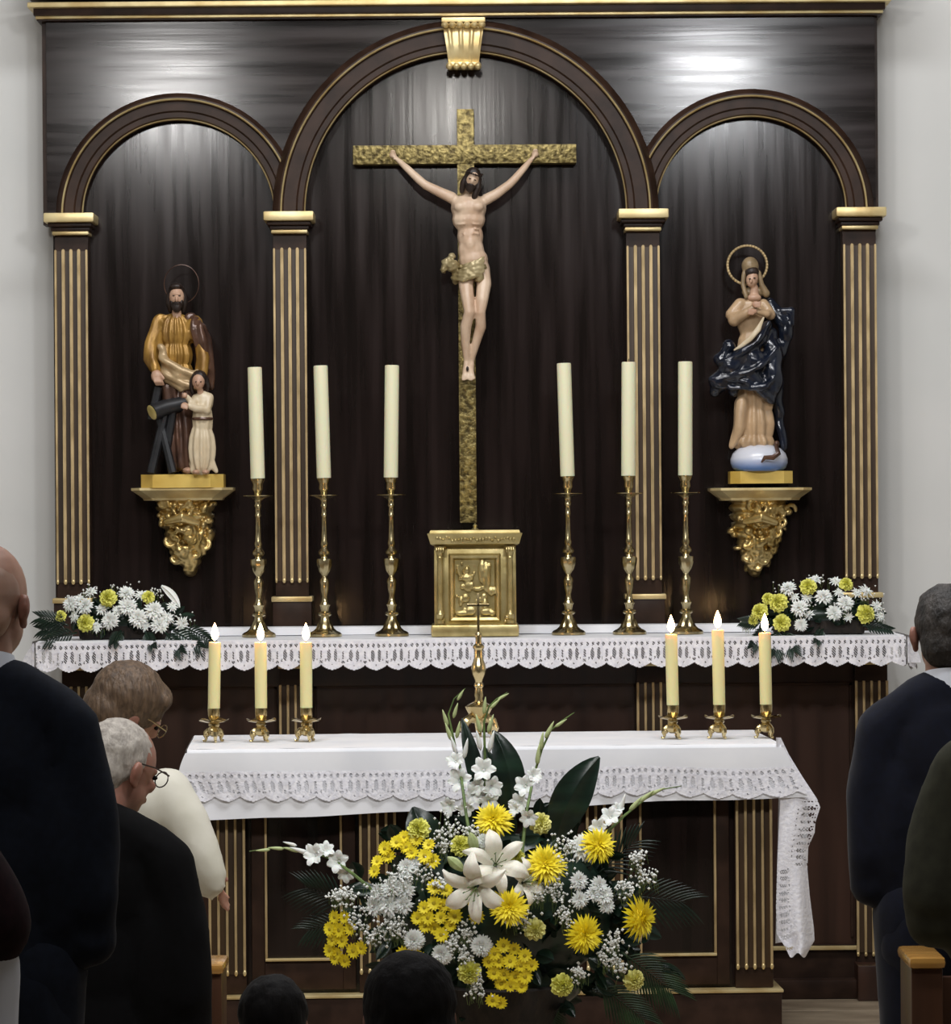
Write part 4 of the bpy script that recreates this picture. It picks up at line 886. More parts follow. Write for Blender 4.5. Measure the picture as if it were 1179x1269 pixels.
def put(me, name, pos, dirv, sc, parent, spin=0, ssc=None, label=None):
    o = link(name, me, parent, label); q_ = Vector((0, 0, 1)).rotation_difference(Vector(dirv).normalized()) @ Matrix.Rotation(spin, 3, 'Z').to_quaternion()
    o.rotation_mode = 'QUATERNION'; o.rotation_quaternion = q_; o.location = Vector(pos)-org(parent); o.scale = ssc or (sc, sc, sc); return o
def gyp(pts, parent, k, seed, rad, cnt=42):
    rr = random.Random(seed); m = MB(); g = []
    for (p, rx, rz) in pts:
        for i in range(cnt):
            v = Vector((rr.gauss(0, .45), rr.gauss(0, .45), rr.gauss(0, .45))); q_ = Vector((p.x+v.x*rx*k, p.y+v.y*rx*k*.7, p.z+v.z*rz*k)); g.append(q_); r = rad*rr.uniform(.6, 1.25)
            n_ = 5; vs = [q_+Vector((0, 0, r))]
            a0 = rr.random()*6
            m.add([q_+Vector((0, 0, r)), q_+Vector((0, 0, -r))]+[q_+Vector((cos(a0+2*PI*j/5)*r, sin(a0+2*PI*j/5)*r, rr.uniform(-.3, .3)*r)) for j in range(5)], [(0, 2+j, 2+(j+1) % 5) for j in range(5)]+[(1, 2+(j+1) % 5, 2+j) for j in range(5)])
    m.cur = 1
    for q_ in g[::2]:
        e_ = q_+Vector((rr.uniform(-.01, .01), .02, -.035)); s_ = Vector((.0006, 0, 0)); m.add([q_-s_, q_+s_, e_+s_, e_-s_], [(0, 1, 2, 3)])
    m.build('babys_breath', [GYP, STEM], parent, kind='stuff', smooth=False)
def blade(m, base, mid, tip, w, n=10, face=Vector((0, -1, 0)), fold=.25):
    base, mid, tip = Vector(base), Vector(mid), Vector(tip); vs = []
    for i in range(n+1):
        f = i/n; c = base*(1-f)**2+mid*2*f*(1-f)+tip*f*f; t = ((mid-base)*(1-f)+(tip-mid)*f).normalized(); sd = t.cross(face).normalized()
        ww = w*sin(PI*(.06+.93*f))**.75; vs += [c-sd*ww+face*fold*ww*.6, c-sd*ww*.06, c+face*.004, c+sd*ww*.06, c+sd*ww+face*fold*ww*.6]
    m.add(vs, [(5*i+k, 5*i+k+1, 5*i+k+6, 5*i+k+5) for i in range(n) for k in range(4)])
def frond(parent, base, tip, k, n=16, L_=38, mt=LEAFD, sag=.3, nm='palm_frond', wd=2.0, face=Vector((0, -1, 0)), fan=50):
    m = MB(); base, tip = Vector(base), Vector(tip); pts = []; ax = tip-base
    for i in range(9): f = i/8; pts.append(base+ax*f+Vector((0, 0, -sag*ax.length*f*f*.5)))
    m.tube(pts, [1.4*k*(1-.8*i/8) for i in range(9)], 5)
    for i in range(n):
        f = .12+.86*i/n; q_ = min(7, int(f*8)); c = pts[q_].lerp(pts[q_+1], f*8-q_); t = (pts[q_+1]-pts[q_]).normalized(); sd = t.cross(face).normalized()
        for s_ in (-1, 1):
            an = math.radians(fan*(1-.5*f)); l_ = L_*k*(1-.45*abs(f-.4)); dv = t*cos(an)+sd*s_*sin(an); e_ = c+dv*l_+Vector((0, 0, -.15*l_))
            blade(m, c, c+dv*l_*.5+Vector((0, -.1*l_, .04*l_)), e_, wd*k, 4, face, .2)
    return m.build(nm, mt, parent, ang=180)
def leaf_mass(parent, c, r, cnt, seed, k, L_=22, w=5):
    rr = random.Random(seed); m = MB()
    for i in range(cnt):
        v = Vector((rr.gauss(0, 1), rr.gauss(0, 1), rr.gauss(0, 1))).normalized(); f = rr.uniform(.45, 1)
        b_ = Vector((c[0]+v.x*r[0]*f, c[1]+v.y*r[1]*f, c[2]+v.z*r[2]*f)); dv = (v+Vector((rr.uniform(-.8, .8), rr.uniform(-.8, .3), rr.uniform(-.7, .7)))).normalized()
        blade(m, b_-dv*L_*k*.5, b_+Vector((0, 0, .004)), b_+dv*L_*k*.5, w*k*rr.uniform(.7, 1.3), 5, Vector((rr.uniform(-.5, .5), -1, rr.uniform(-.5, .5))).normalized())
    m.ell(c, (r[0]*.72, r[1]*.7, r[2]*.72), n=16, m=10)
    m.build('foliage', LEAFD, parent, kind='stuff', ang=180)
# ------------------------------------------------------------------ large arrangement in front of the altar
D0 = 10.8; k = D0/F
fc_ = P(622, 1130, D0)
FA = thing('flower_arrangement', (fc_.x, D0, 0), 'large arrangement of yellow and white flowers standing in front of the altar', 'flower arrangement')
MB().lathe([(.15, 0), (.16, .02), (.10, .05), (.07, .12), (.09, .2), (.16, .27), (.20, .36), (.205, .40), (.19, .405), (.0, .39)], (fc_.x, D0+.06, 0), 28).build('pedestal_vase', POT, FA)
leaf_mass(FA, (fc_.x, D0+.06, fc_.z-.0), (.49, .2, .32), 520, 5, k, 32, 9)
leaf_mass(FA, (fc_.x, D0+.06, fc_.z-.22), (.34, .2, .14), 130, 6, k, 30, 8)
rr = random.Random(12)
def dome(px, py, bias=0):
    e_ = 1-((px-622)/245)**2-((py-1125)/165)**2
    return D0-.05-.24*math.sqrt(max(0, e_))+bias
def fdir(px, py): return Vector(((px-622)/245*1.0, -1, -(py-1125)/165*.8+.15))
def fl(me, nm, px, py, r, dv=None, bias=0, sp=None):
    y = dome(px, py, bias); p = P(px, py, y); return put(me, nm, p, dv or (fdir(px, py)+Vector((rr.uniform(-.15, .15), 0, rr.uniform(-.15, .15)))), r*y/F, FA, rr.random()*6 if sp is None else sp)
fl(MUMY, 'chrysanthemum', 631, 1125, 26, bias=-.09)
for px, py, r in ((612, 1018, 26), (676, 1073, 28), (723, 1158, 26), (741, 1048, 24)): fl(MUMY, 'chrysanthemum', px, py, r, bias=-.03)
fl(MUMY, 'chrysanthemum', 790, 1138, 29, Vector((1.4, -1, .1)), bias=-.02)
fl(MUMW, 'white_chrysanthemum', 722, 1052, 20, bias=.03)
for px, py, r in ((670, 1020, 14.5), (663, 1152, 14.5), (582, 1205, 15.5), (697, 1221, 15), (786, 1215, 14), (519, 1028, 15), (571, 1048, 14), (640, 1062, 11)): fl(CARP if px in (663, 786, 670) else CARY, 'carnation', px, py, r, bias=-.03)
clusters = [[(468, 1068), (478, 1052), (492, 1043), (505, 1050), (516, 1042), (483, 1062), (500, 1038), (464, 1080), (530, 1047), (512, 1057)],
            [(540, 1100), (553, 1104), (525, 1125), (537, 1118), (550, 1122), (562, 1120), (519, 1138), (532, 1137), (546, 1138), (557, 1147), (540, 1151), (528, 1148), (564, 1135), (548, 1158)],
            [(415, 1136), (428, 1138), (410, 1150), (422, 1152), (413, 1165), (426, 1166), (408, 1178), (420, 1180), (415, 1188), (436, 1150), (428, 1190)],
            [(500, 1183), (513, 1180), (525, 1188), (508, 1196), (520, 1201), (532, 1203), (498, 1196), (511, 1210)],
            [(612, 1180), (625, 1172), (638, 1176), (650, 1184), (606, 1192), (619, 1190), (632, 1192), (645, 1197), (612, 1205), (625, 1207), (638, 1210), (652, 1209), (658, 1196), (634, 1222), (646, 1221), (621, 1219)],
            [(439, 1178), (447, 1174)], [(612, 1238), (620, 1241)], [(585, 1113), (590, 1135)], [(528, 1062), (536, 1068)]]
for cl in clusters:
    for px, py in cl: fl(DAI, 'daisy', px+rr.uniform(-1.5, 1.5), py+rr.uniform(-1.5, 1.5), 10*rr.uniform(.9, 1.15), bias=-.03+rr.uniform(-.01, .01))
for px, py, r in ((472, 1108, 15), (487, 1101, 16), (503, 1103, 14), (466, 1123, 15), (483, 1122, 17), (501, 1121, 14), (505, 1076, 14), (515, 1070, 10), (717, 1092, 13), (718, 1115, 12), (742, 1098, 13), (748, 1110, 14), (752, 1122, 11), (735, 1108, 11)): fl(MUMW, 'white_chrysanthemum', px, py, r, bias=-.02)
for px, py, r in ((514, 1165, 14.5), (549, 1182, 14.5), (597, 1172, 15), (600, 1010+33, 11)): fl(POMW, 'pompon', px, py, r, bias=-.03)
# lilies
fl(LILY, 'lily', 591, 1098, 44, Vector((-.25, -1, -.25)), -.07, .3); fl(LILY, 'lily', 614, 1072, 42, Vector((.15, -1, .35)), -.05, .8); fl(LILY, 'lily', 648, 1094, 30, Vector((.8, -1, .2)), -.03, 1.2)
for (bx, by, tx, ty) in ((590, 1055, 583, 1032), (604, 1060, 612, 1042), (574, 1078, 555, 1062)):
    m = MB(); y = dome(bx, by)-.04; a = P(bx, by, y); b_ = P(tx, ty, y-.02); ax = b_-a
    m.tube([a, a+ax*.3, a+ax*.6, a+ax*.85, b_], [3*k, 6*k, 6.5*k, 4*k, 1*k], 8); m.build('lily_bud', BUDG if tx != 612 else IVO, FA)
# gladioli
def glad(path, fls, buds, bias=-.03, nm='gladiolus'):
    ys = [dome(px, py) if py > 1000 and 430 < px < 800 else D0-.08 for px, py in path]; pts = [P(px, py, y+bias) for (px, py), y in zip(path, ys)]
    g = MB().tube(pts, [2.2*k*(1-.75*i/(len(pts)-1)) for i in range(len(pts))], 6).build(nm, STEM, FA)
    def depth(px, py): return (dome(px, py) if py > 1000 and 430 < px < 800 else D0-.08)+bias
    for px, py, r, dv in fls: put(FLO, 'floret', P(px, py, depth(px, py)-.02), dv, r*k, g, rr.random()*6)
    for px, py, r, dx, dz, gr in buds: put(BUD if gr else BUDW, 'bud', P(px, py, depth(px, py)-.01), Vector((dx, -.15, dz)), r*k, g)
    return g
glad([(590, 1080), (578, 1010), (570, 950), (560, 905), (556, 885), (563, 866), (577, 853)], [(572, 968, 17, (-.3, -1, .3)), (585, 985, 15, (.4, -1, .1)), (566, 945, 13, (-.3, -1, .5)), (560, 998, 13, (-.6, -1, -.1)), (577, 1000, 12, (.1, -1, -.2))],
     [(566, 935, 12, -.3, 1, 0), (575, 940, 13, .2, 1, 0), (560, 918, 12, -.35, 1, 1), (566, 915, 11, .2, 1, 1), (555, 900, 11, -.3, 1, 1), (562, 890, 10, .3, 1, 1), (567, 868, 8, .6, 1, 1)])
glad([(600, 1070), (603, 1000), (601, 930), (600, 895), (606, 876), (616, 866), (629, 858)], [(600, 955, 17, (-.1, -1, .3)), (608, 975, 15, (.4, -1, 0)), (595, 975, 13, (-.5, -1, .1)), (605, 992, 14, (.2, -1, -.2))],
     [(596, 930, 13, -.2, 1, 0), (606, 932, 14, .25, 1, 0), (596, 908, 12, -.25, 1, 1), (605, 908, 12, .3, 1, 1), (600, 885, 11, .1, 1, 1), (608, 878, 9, .8, .8, 1), (617, 867, 8, .9, .5, 1)])
glad([(645, 1080), (652, 1010), (662, 960), (672, 928), (683, 905), (697, 893), (712, 883)], [(652, 975, 15, (-.3, -1, .3)), (660, 962, 12, (.5, -1, .4)), (647, 995, 15, (-.5, -1, .1)), (655, 1012, 13, (0, -1, -.2)), (641, 1003, 10, (-.8, -1, .2))],
     [(666, 948, 13, .1, 1, 1), (670, 930, 12, .15, 1, 1), (676, 915, 12, .5, 1, 1), (688, 901, 9, .9, .6, 1)])
glad([(470, 1110), (440, 1085), (415, 1066), (385, 1055), (350, 1051), (330, 1052), (309, 1055)], [(393, 1060, 16, (-.5, -1, .3)), (421, 1068, 16, (-.3, -1, .2)), (430, 1080, 13, (-.2, -1, -.4)), (404, 1055, 12, (.1, -1, .6))],
     [(384, 1058, 13, -1, .35, 0), (372, 1055, 11, -1, .25, 1), (368, 1048, 9, -1, .3, 0), (352, 1052, 10, -1, .1, 1), (335, 1053, 9, -1, -.05, 1)], 0)
glad([(730, 1060), (752, 1032), (775, 1010), (800, 990), (822, 978), (845, 974)], [(757, 1014, 14, (-.1, -1, .5)), (744, 1026, 13, (-.4, -1, .2)), (765, 1003, 9, (.3, -1, .6))], [(768, 1008, 13, .3, 1, 0), (780, 1005, 12, .8, .9, 1), (792, 994, 12, .9, .7, 1), (806, 985, 10, 1, .5, 1)], .02)
# large leaves
for (bx, by, mx, my, tx, ty, w_, yo, lb) in ((632, 1015, 640, 955, 611, 905, 19, .0, None), (690, 1040, 700, 985, 743, 938, 24, -.02, None), (604, 1010, 588, 950, 573, 890, 11, .03, None), (540, 1065, 525, 1030, 512, 1000, 23, .05, None), (620, 1010, 612, 960, 600, 925, 12, .05, None), (655, 1080, 670, 1070, 690, 1040, 12, -.02, None), (800, 1200, 830, 1190, 850, 1215, 6, .1, None)):
    m = MB(); y = D0-.06+yo; blade(m, P(bx, by, y), P(mx, my, y-.05), P(tx, ty, y), w_*k, 14, Vector((0.15, -1, 0)).normalized(), .35); m.build('broad_leaf', LEAFD, FA, ang=180)
# palm fronds
for (bx, by, tx, ty, L_, n, yo) in ((740, 1085, 790, 1035, 46, 10, .02), (765, 1110, 850, 1112, 50, 12, .02), (770, 1180, 835, 1225, 46, 16, .02), (740, 1220, 800, 1260, 40, 14, .0), (430, 1120, 378, 1095, 46, 10, .05), (425, 1140, 380, 1150, 34, 8, .06), (560, 1230, 520, 1265, 36, 12, 0), (660, 1230, 690, 1275, 36, 12, -.02)):
    frond(FA, P(bx, by, D0+yo), P(tx, ty, D0+yo), k, n, L_, LEAFM if by > 1150 else LEAFD, .15, wd=1.5)
pts = [(497, 1088, 24, 16), (470, 1106, 20, 18), (525, 1080, 16, 18), (560, 1025, 20, 20), (548, 1045, 14, 14), (585, 1030, 16, 12), (700, 1045, 22, 14), (692, 1072, 14, 14), (800, 1085, 18, 14), (790, 1062, 10, 10), (430, 1108, 14, 12), (442, 1140, 16, 18), (462, 1160, 18, 16), (480, 1150, 18, 16), (648, 1140, 16, 16), (690, 1105, 14, 18), (762, 1165, 14, 16), (768, 1195, 12, 14), (752, 1185, 12, 14), (682, 1095, 16, 12), (578, 1155, 12, 16), (562, 1165, 12, 12), (590, 1225, 12, 12), (717, 1205, 10, 12), (417, 1110, 10, 10), (575, 1185, 10, 10), (700, 1135, 12, 14), (545, 1095, 10, 10), (775, 1100, 12, 12), (495, 1150, 12, 14), (590, 1210, 8, 10), (665, 1110, 12, 10)]
gyp([(P(px, py, dome(px, py)-.035), rx, rz) for px, py, rx, rz in pts], FA, k, 3, .0048, 56)
# ------------------------------------------------------------------ two low arrangements on the shelf
def small(cx, cy, label, yel, wht, silver, gyps, fronds, sd, gladp=None):
    y0 = 13.06; k = y0/F; c = P(cx, cy, y0); base = 1.3635
    t = thing('flower_arrangement', (c.x, y0, base), label, 'flower arrangement')
    MB().bbox((c.x-.16, y0-.06, base), (c.x+.16, y0+.08, base+.05), .01).build('tray', POT, t)
    leaf_mass(t, (c.x, y0, base+.065), (.24, .09, .07), 150, sd, k, 20, 4.5)
    r_ = random.Random(sd)
    def dm(px, py): return y0-.03-.07*math.sqrt(max(0, 1-((px-cx)/100)**2-((py-776)/60)**2))
    def dr_(px, py): return Vector(((px-cx)/90+r_.uniform(-.2, .2), -1, (785-py)/60+r_.uniform(-.2, .2)))
    for px, py, r in yel: put(CARY, 'carnation', P(px, py, dm(px, py)-.015), dr_(px, py), r*k, t, r_.random()*6)
    for px, py, r in wht: put(MUMW, 'white_chrysanthemum', P(px, py, dm(px, py)-.01), dr_(px, py), r*k, t, r_.random()*6)
    for px, py, r in silver: put(MUMG, 'white_daisy', P(px, py, dm(px, py)), dr_(px, py), r*k, t, r_.random()*6)
    gyp([(P(px, py, dm(px, py)), rx, rz) for px, py, rx, rz in gyps], t, k, sd, .0036, 26)
    for bx, by, tx, ty, L_ in fronds: frond(t, P(bx, by, y0-.10), P(tx, ty, y0-.185 if ty > 788 else y0-.08), k, 9, L_, LEAFD, .15, 'fern_frond', 1.4)
    if gladp:
        for a_, b_, w_ in gladp:
            m = MB(); blade(m, P(*a_, y0-.06), P((a_[0]+b_[0])/2+4, (a_[1]+b_[1])/2-4, y0-.07), P(*b_, y0-.07), w_*k, 8); m.build('white_petal_spray', WHT, t, ang=180)
    return t
small(155, 775, 'low arrangement of white and pale yellow flowers at the left end of the shelf', [(134, 741, 11.5), (184, 740, 8.5), (106, 772, 11.5), (75, 764, 8)],
      [(106, 752, 12), (158, 752, 13), (157, 736, 11), (171, 766, 13), (191, 757, 13), (197, 774, 12), (137, 769, 12), (88, 749, 11)], [(126, 755, 9), (207, 766, 10), (225, 773, 11), (226, 785, 9), (113, 734, 9), (120, 777, 8), (93, 764, 9), (213, 752, 8), (175, 738, 9), (145, 757, 8), (98, 742, 8), (180, 775, 8)],
      [(150, 728, 26, 8), (115, 733, 14, 8), (225, 765, 14, 16), (90, 745, 12, 8), (190, 735, 14, 8), (120, 775, 14, 8)],
      [(85, 775, 48, 762, 22), (85, 782, 50, 778, 20), (95, 784, 55, 792, 18), (215, 782, 250, 800, 20), (205, 784, 225, 806, 18), (150, 782, 140, 796, 14), (230, 778, 262, 792, 18), (180, 783, 190, 800, 14)], 31, [((200, 726), (223, 753), 5)])
small(1015, 772, 'low arrangement of white and pale yellow flowers at the right end of the shelf', [(1002, 727, 11), (1049, 724, 9), (965, 747, 12.5), (942, 758, 11), (969, 772, 11.5), (1073, 761, 12.5), (952, 742, 8), (934, 769, 8)],
      [(1021, 740, 11.5), (991, 754, 12), (1048, 748, 11.5), (1034, 760, 11), (977, 730, 11), (993, 774, 9)], [(1011, 719, 9), (1036, 721, 9), (1073, 733, 10), (1087, 752, 9), (1091, 764, 8), (1000, 741, 8), (926, 777, 8), (1062, 735, 8), (1040, 735, 8), (1003, 762, 7), (985, 740, 7), (1052, 765, 7)],
      [(975, 726, 14, 8), (1015, 718, 22, 6), (1075, 740, 14, 12), (1090, 760, 8, 12), (930, 772, 12, 10), (1000, 748, 14, 10), (1040, 755, 12, 8)],
      [(950, 778, 932, 800, 16), (965, 780, 960, 810, 22), (970, 782, 985, 806, 20), (1070, 775, 1106, 778, 12), (1020, 780, 1012, 794, 12), (945, 772, 920, 768, 14)], 47)
# ------------------------------------------------------------------ pews
def pew(px0, px1, py, d, dep, label, side, x_end, mt2=PEWD):
    a = P(px0, py, d); b_ = P(px1, py, d); t = thing('pew', ((a.x+b_.x)/2, d+dep/2, 0), label, 'pew'); z = a.z
    MB().bbox((a.x, d, z-.026), (b_.x, d+dep, z), .011).build('cap', PEW, t)
    MB().bbox((a.x+.006, d+.012, 0), (b_.x-.006, d+dep-.012, z-.026), .004).build('end_panel', mt2, t)
    x0_, x1_ = sorted((b_.x-.006 if side > 0 else a.x+.006, x_end))
    MB().bbox((x0_, d+dep*.55, .38), (x1_, d+dep*.55+.025, z-.06), .004).build('backrest', mt2, t)
    MB().bbox((x0_, d+.02, .36), (x1_, d+dep*.55, .385), .004).build('seat', mt2, t)
    return t
pew(1127, 1173, 1187, 8.15, .235, 'pew end with honey-coloured top beside the man in the navy suit at right', 1, 1.9)
pew(236, 277, 1196, 9.55, .22, 'pew end with honey-coloured top beside the kneeling man in black', -1, -1.9)
# ------------------------------------------------------------------ people
def hand(m, p, dirv, side, sc=1.0):
    p = Vector(p); d_ = Vector(dirv).normalized(); u = Vector((0, 0, 1)); s_ = d_.cross(u).normalized()*side
    m.ell(p, (.018*sc, .042*sc, .038*sc), Vector((0, 1, 0)).rotation_difference(d_).to_matrix(), 10, 7)
    for j in range(4):
        b_ = p+d_*.035*sc+u*(.026-.017*j)*sc; L_ = (.066, .076, .072, .056)[j]*sc
        cap(m, [(b_, .009*sc), (b_+d_*L_*.5+s_*.004, .0085*sc), (b_+d_*L_*.85+s_*.022*sc, .0075*sc)], 7)
    cap(m, [(p-d_*.012*sc+u*.028*sc, .011*sc), (p+d_*.022*sc+u*.05*sc+s_*.012, .0095*sc), (p+d_*.05*sc+u*.052*sc+s_*.022, .008*sc)], 7)
def figure(x, y, h, label, coat, skin, hairm, yaw=0, kneel=False, hem_z=.47, sh=.205, hair='short', collar=True, trousers=None, glasses=False, tilt=0, lean=0, hx=0, arm=1.0, elbow_out=.05, seedn=0, headyaw=0, bulk=1.0, ez=0):
    """A person in metres facing +Y before yaw; height h, optionally kneeling."""
    k = h/1.75; drop = .44*k if kneel else 0
    t = thing('person', (x, y, 0), label, 'person'); o = Vector((x, y, 0)); Rz = Matrix.Rotation(yaw, 3, 'Z')
    def L(a, b_, c): return o+Rz@Vector((a*k, (b_+lean*max(0, c-.95))*k, c*k-drop))
    def EE(m, a, b_, c, rx, ry, rz, rot=None): m.ell(L(a, b_, c), (rx*k, ry*k, rz*k), Rz@(rot or Matrix.Identity(3)), 16, 10)
    def CC(m, *pts): cap(m, [(L(a, b_, c), r*k) for a, b_, c, r in pts], 12)
    # trousers
    tm = MB()
    for s_ in (-1, 1):
        if kneel: CC(tm, (s_*.09, 0, .92, .10), (s_*.10, .03, .62, .08), (s_*.10, .05, .53, .07)); CC(tm, (s_*.10, .04, .52, .065), (s_*.10, -.16, .51, .06), (s_*.10, -.36, .50, .045))
        else: CC(tm, (s_*.09, 0, .92, .11), (s_*.10, 0, .70, .085), (s_*.105, .01, .48, .068), (s_*.11, -.01, .25, .062), (s_*.11, -.02, .09, .058))
    EE(tm, 0, 0, .93, .17, .12, .12)
    tm.blob('trousers', trousers or coat, t, vox=.016, it=3)
    sm = MB()
    for s_ in (-1, 1):
        if kneel: m = MB(); CC(m, (s_*.10, -.38, .50, .04), (s_*.10, -.42, .47, .035)); m.blob('shoe', HBK, t, vox=.012, it=2)
        else: m = MB(); m.ell(L(s_*.115, .045, .045), (.048*k, .135*k, .045*k), Rz, 14, 8); m.blob('shoe', HBK, t, vox=.012, it=1)
    # coat: trunk, shoulders, sleeves in one skin
    cm = MB(); w_ = sh; bk = bulk
    EE(cm, 0, 0, 1.32, w_*.86*bk, .115*bk, .17); EE(cm, 0, 0, 1.15, w_*.80*bk, .115*bk, .22); EE(cm, 0, 0, .98, w_*.84*bk, .12*bk, .20); EE(cm, 0, 0, .86, w_*.88*bk, .125*bk, .14)
    if hem_z < .8: CC(cm, (-.07, 0, .9, .12), (-.07, 0, hem_z+.12+.0, .12)); CC(cm, (.07, 0, .9, .12), (.07, 0, hem_z+.12, .12))
    CC(cm, (-w_*.85, 0, 1.405, .060), (-w_*.38, -.01, 1.455, .062), (0, -.01, 1.485, .064), (w_*.38, -.01, 1.455, .062), (w_*.85, 0, 1.405, .060))
    EE(cm, 0, -.02, 1.40, w_*.7, .08, .075)
    for s_ in (-1, 1):
        CC(cm, (s_*w_*.93, 0, 1.385, .066), (s_*(w_+.015+elbow_out*.5), .0, 1.22, .062*arm), (s_*(w_+.02+elbow_out), -.015, 1.06+ez*.8, .056*arm), (s_*(w_+.015+elbow_out), .0, .985+ez, .054*arm), (s_*(w_*.85), .14, .975+ez, .048), (s_*.09, .24, 1.01+ez*.5, .042)); EE(cm, s_*w_*.78, 0, 1.14, .075, .09, .22)
    def cloth(p): return .007*noise.noise(Vector((p.x*7, p.y*7, p.z*4+seedn)))+.004*noise.noise(Vector((p.x*18, p.y*18, p.z*11+seedn)))
    jk = cm.blob('jacket', coat, t, vox=.014, it=5, disp=cloth)
    hm = MB()
    for s_ in (-1, 1): hand(hm, L(s_*.055, .275, 1.03+ez*.5), Rz@Vector((-s_*.7, .5, .1)), s_, k)
    hm.blob('hands', skin, t, vox=.0055, it=1)
    # head and neck
    rh = Rz@Matrix.Rotation(headyaw, 3, 'Z')@Matrix.Rotation(-tilt, 3, 'X'); nk = L(0, .0, 1.47); hc = nk+rh@Vector((hx*k, .015*k+.02*tilt, .155*k))
    def HH(m, a, b_, c, rx, ry, rz): m.ell(hc+rh@Vector((a*k, b_*k, c*k)), (rx*k, ry*k, rz*k), rh, 18, 12)
    m = MB(); HH(m, 0, 0, .02, .075, .097, .098); HH(m, 0, .02, -.045, .060, .075, .065); HH(m, 0, .055, -.075, .035, .035, .03)
    HH(m, 0, .104, -.015, .013, .018, .022); HH(m, 0, .085, .018, .045, .02, .012); HH(m, 0, .092, -.055, .024, .014, .010); HH(m, -.03, .085, -.02, .018, .016, .016); HH(m, .03, .085, -.02, .018, .016, .016)
    cap(m, [(L(0, 0, 1.40), .062*k), (nk, .056*k), (hc+rh@Vector((0, -.012*k, -.05*k)), .056*k)], 14)
    hd = m.blob('head', skin, t, vox=.007, it=2)
    for s_ in (-1, 1):
        m = MB(); c_ = hc+rh@Vector((s_*.079*k, .0, -.012*k)); re = rh@Matrix.Rotation(s_*.35, 3, 'Z')
        m.ell(c_, (.010*k, .020*k, .032*k), re); m.ell(c_+re@Vector((s_*.006*k, -.004*k, .008*k)), (.008*k, .019*k, .024*k), re); m.ell(c_+re@Vector((0, .006*k, -.024*k)), (.008*k, .011*k, .012*k), re)
        m.blob('ear', SKINR, hd, vox=.0045, it=1)
        m = MB(); m.ell(hc+rh@Vector((s_*.030*k, .092*k, .004*k)), (.012*k, .006*k, .006*k), rh, 10, 6); m.build('eye', HBK, hd)
    m = MB()
    if hair == 'short': HH(m, 0, -.012, .032, .082, .10, .098); HH(m, 0, -.045, -.02, .074, .062, .075); HH(m, 0, .05, .085, .06, .04, .03)
    elif hair == 'thin': HH(m, 0, -.014, .028, .0795, .098, .094); HH(m, 0, -.045, -.02, .072, .062, .07)
    elif hair == 'bob':
        HH(m, 0, -.012, .035, .096, .112, .105); HH(m, 0, -.04, -.03, .095, .085, .10); HH(m, -.06, 0, -.05, .035, .06, .08); HH(m, .06, 0, -.05, .035, .06, .08)
    elif hair == 'shaved': HH(m, 0, -.016, .020, .0765, .0935, .080); HH(m, 0, -.045, -.02, .0715, .060, .06)
    hr_ = m.blob('hair', hairm, hd, vox=.007, it=2, disp=(lambda p: .003*noise.noise(p*40)+.0015*noise.noise(p*110)) if hair != 'shaved' else None)
    if hair == 'thin' or hair == 'shaved': hr_.scale = (1, 1, 1)
    if collar:
        m = MB(); n = 28
        vs = []
        m.grid(lambda i, j: L(0, 0, 0)*0+L((.070-.008*j)*sin(i*2*PI), -.006+(.068-.006*j)*cos(i*2*PI)*1, 1.492+.036*j+.014*cos(i*2*PI+PI)*j), 28, 3)
        m.grid(lambda i, j: L(0, 0, 0)*0+L((.062+.004*j)*sin(i*2*PI), -.006+(.062+.004*j)*cos(i*2*PI)*1, 1.528-.036*j+.014*cos(i*2*PI+PI)*(1-j)), 28, 3)
        m.build('shirt_collar', SHIRT, t, ang=180)
    if glasses:
        m = MB()
        for s_ in (-1, 1):
            m.tube([hc+rh@Vector(p)*k for p in ((s_*.082, -.012, .0), (s_*.083, .0, .016), (s_*.080, .05, .020), (s_*.066, .108, .016))], .0022, 6)
            cc_ = Vector((s_*.034, .112, .006)); m.tube([hc+rh@(cc_+Vector((.026*cos(a*PI/8), 0, .02*sin(a*PI/8))))*k for a in range(17)], .0018, 5)
        m.tube([hc+rh@Vector(p)*k for p in ((-.009, .116, .01), (.009, .116, .01))], .0018, 5)
        m.build('spectacles', SPECT, hd)
    return t
figure(P(-22, 750, 7.0).x, 7.0, 1.765, 'bald man in a dark navy suit standing at the left edge', SUITD, SKIN, HSH, yaw=-.10, hair='shaved', sh=.182, elbow_out=.008, headyaw=-.25, hem_z=.62)
figure(P(1174, 790, 8.6).x, 8.6, 1.63, 'grey-haired man in a navy suit standing at the right beside the pew', SUITN, SKIN, HDG, yaw=.05, hair='short', sh=.182, elbow_out=.004, seedn=5, hem_z=.70)
figure(P(124, 930, 9.0).x, 9.0, 1.765, 'silver-haired man in black with spectacles kneeling at the left', SUITK, SKINR, HGR, yaw=-.30, kneel=True, hair='thin', sh=.195, elbow_out=.02, headyaw=-.55, tilt=.35, glasses=True, hx=-.02, seedn=9, lean=-.02, collar=False, arm=1.1)
figure(P(1293, 800, 7.2).x, 7.2, 1.63, 'person in a dark olive coat, only one sleeve showing at the right edge', OLIVE, SKIN, HBR, yaw=.1, hair='bob', sh=.195, elbow_out=.03, seedn=15, collar=False, arm=1.25, bulk=1.12, ez=.09)
figure(P(508, 1250, 6.0).x, 6.0, 1.435, 'person with short black hair kneeling low in front of the flowers, head only', SUITK, SKINR, HBK, kneel=True, hair='bob', seedn=21, collar=False, yaw=.1)
figure(P(338, 1250, 6.9).x, 6.9, 1.235, 'person with short black hair kneeling low at lower left of the altar', SUITK, SKINR, HBK, kneel=True, hair='bob', seedn=25, collar=False)
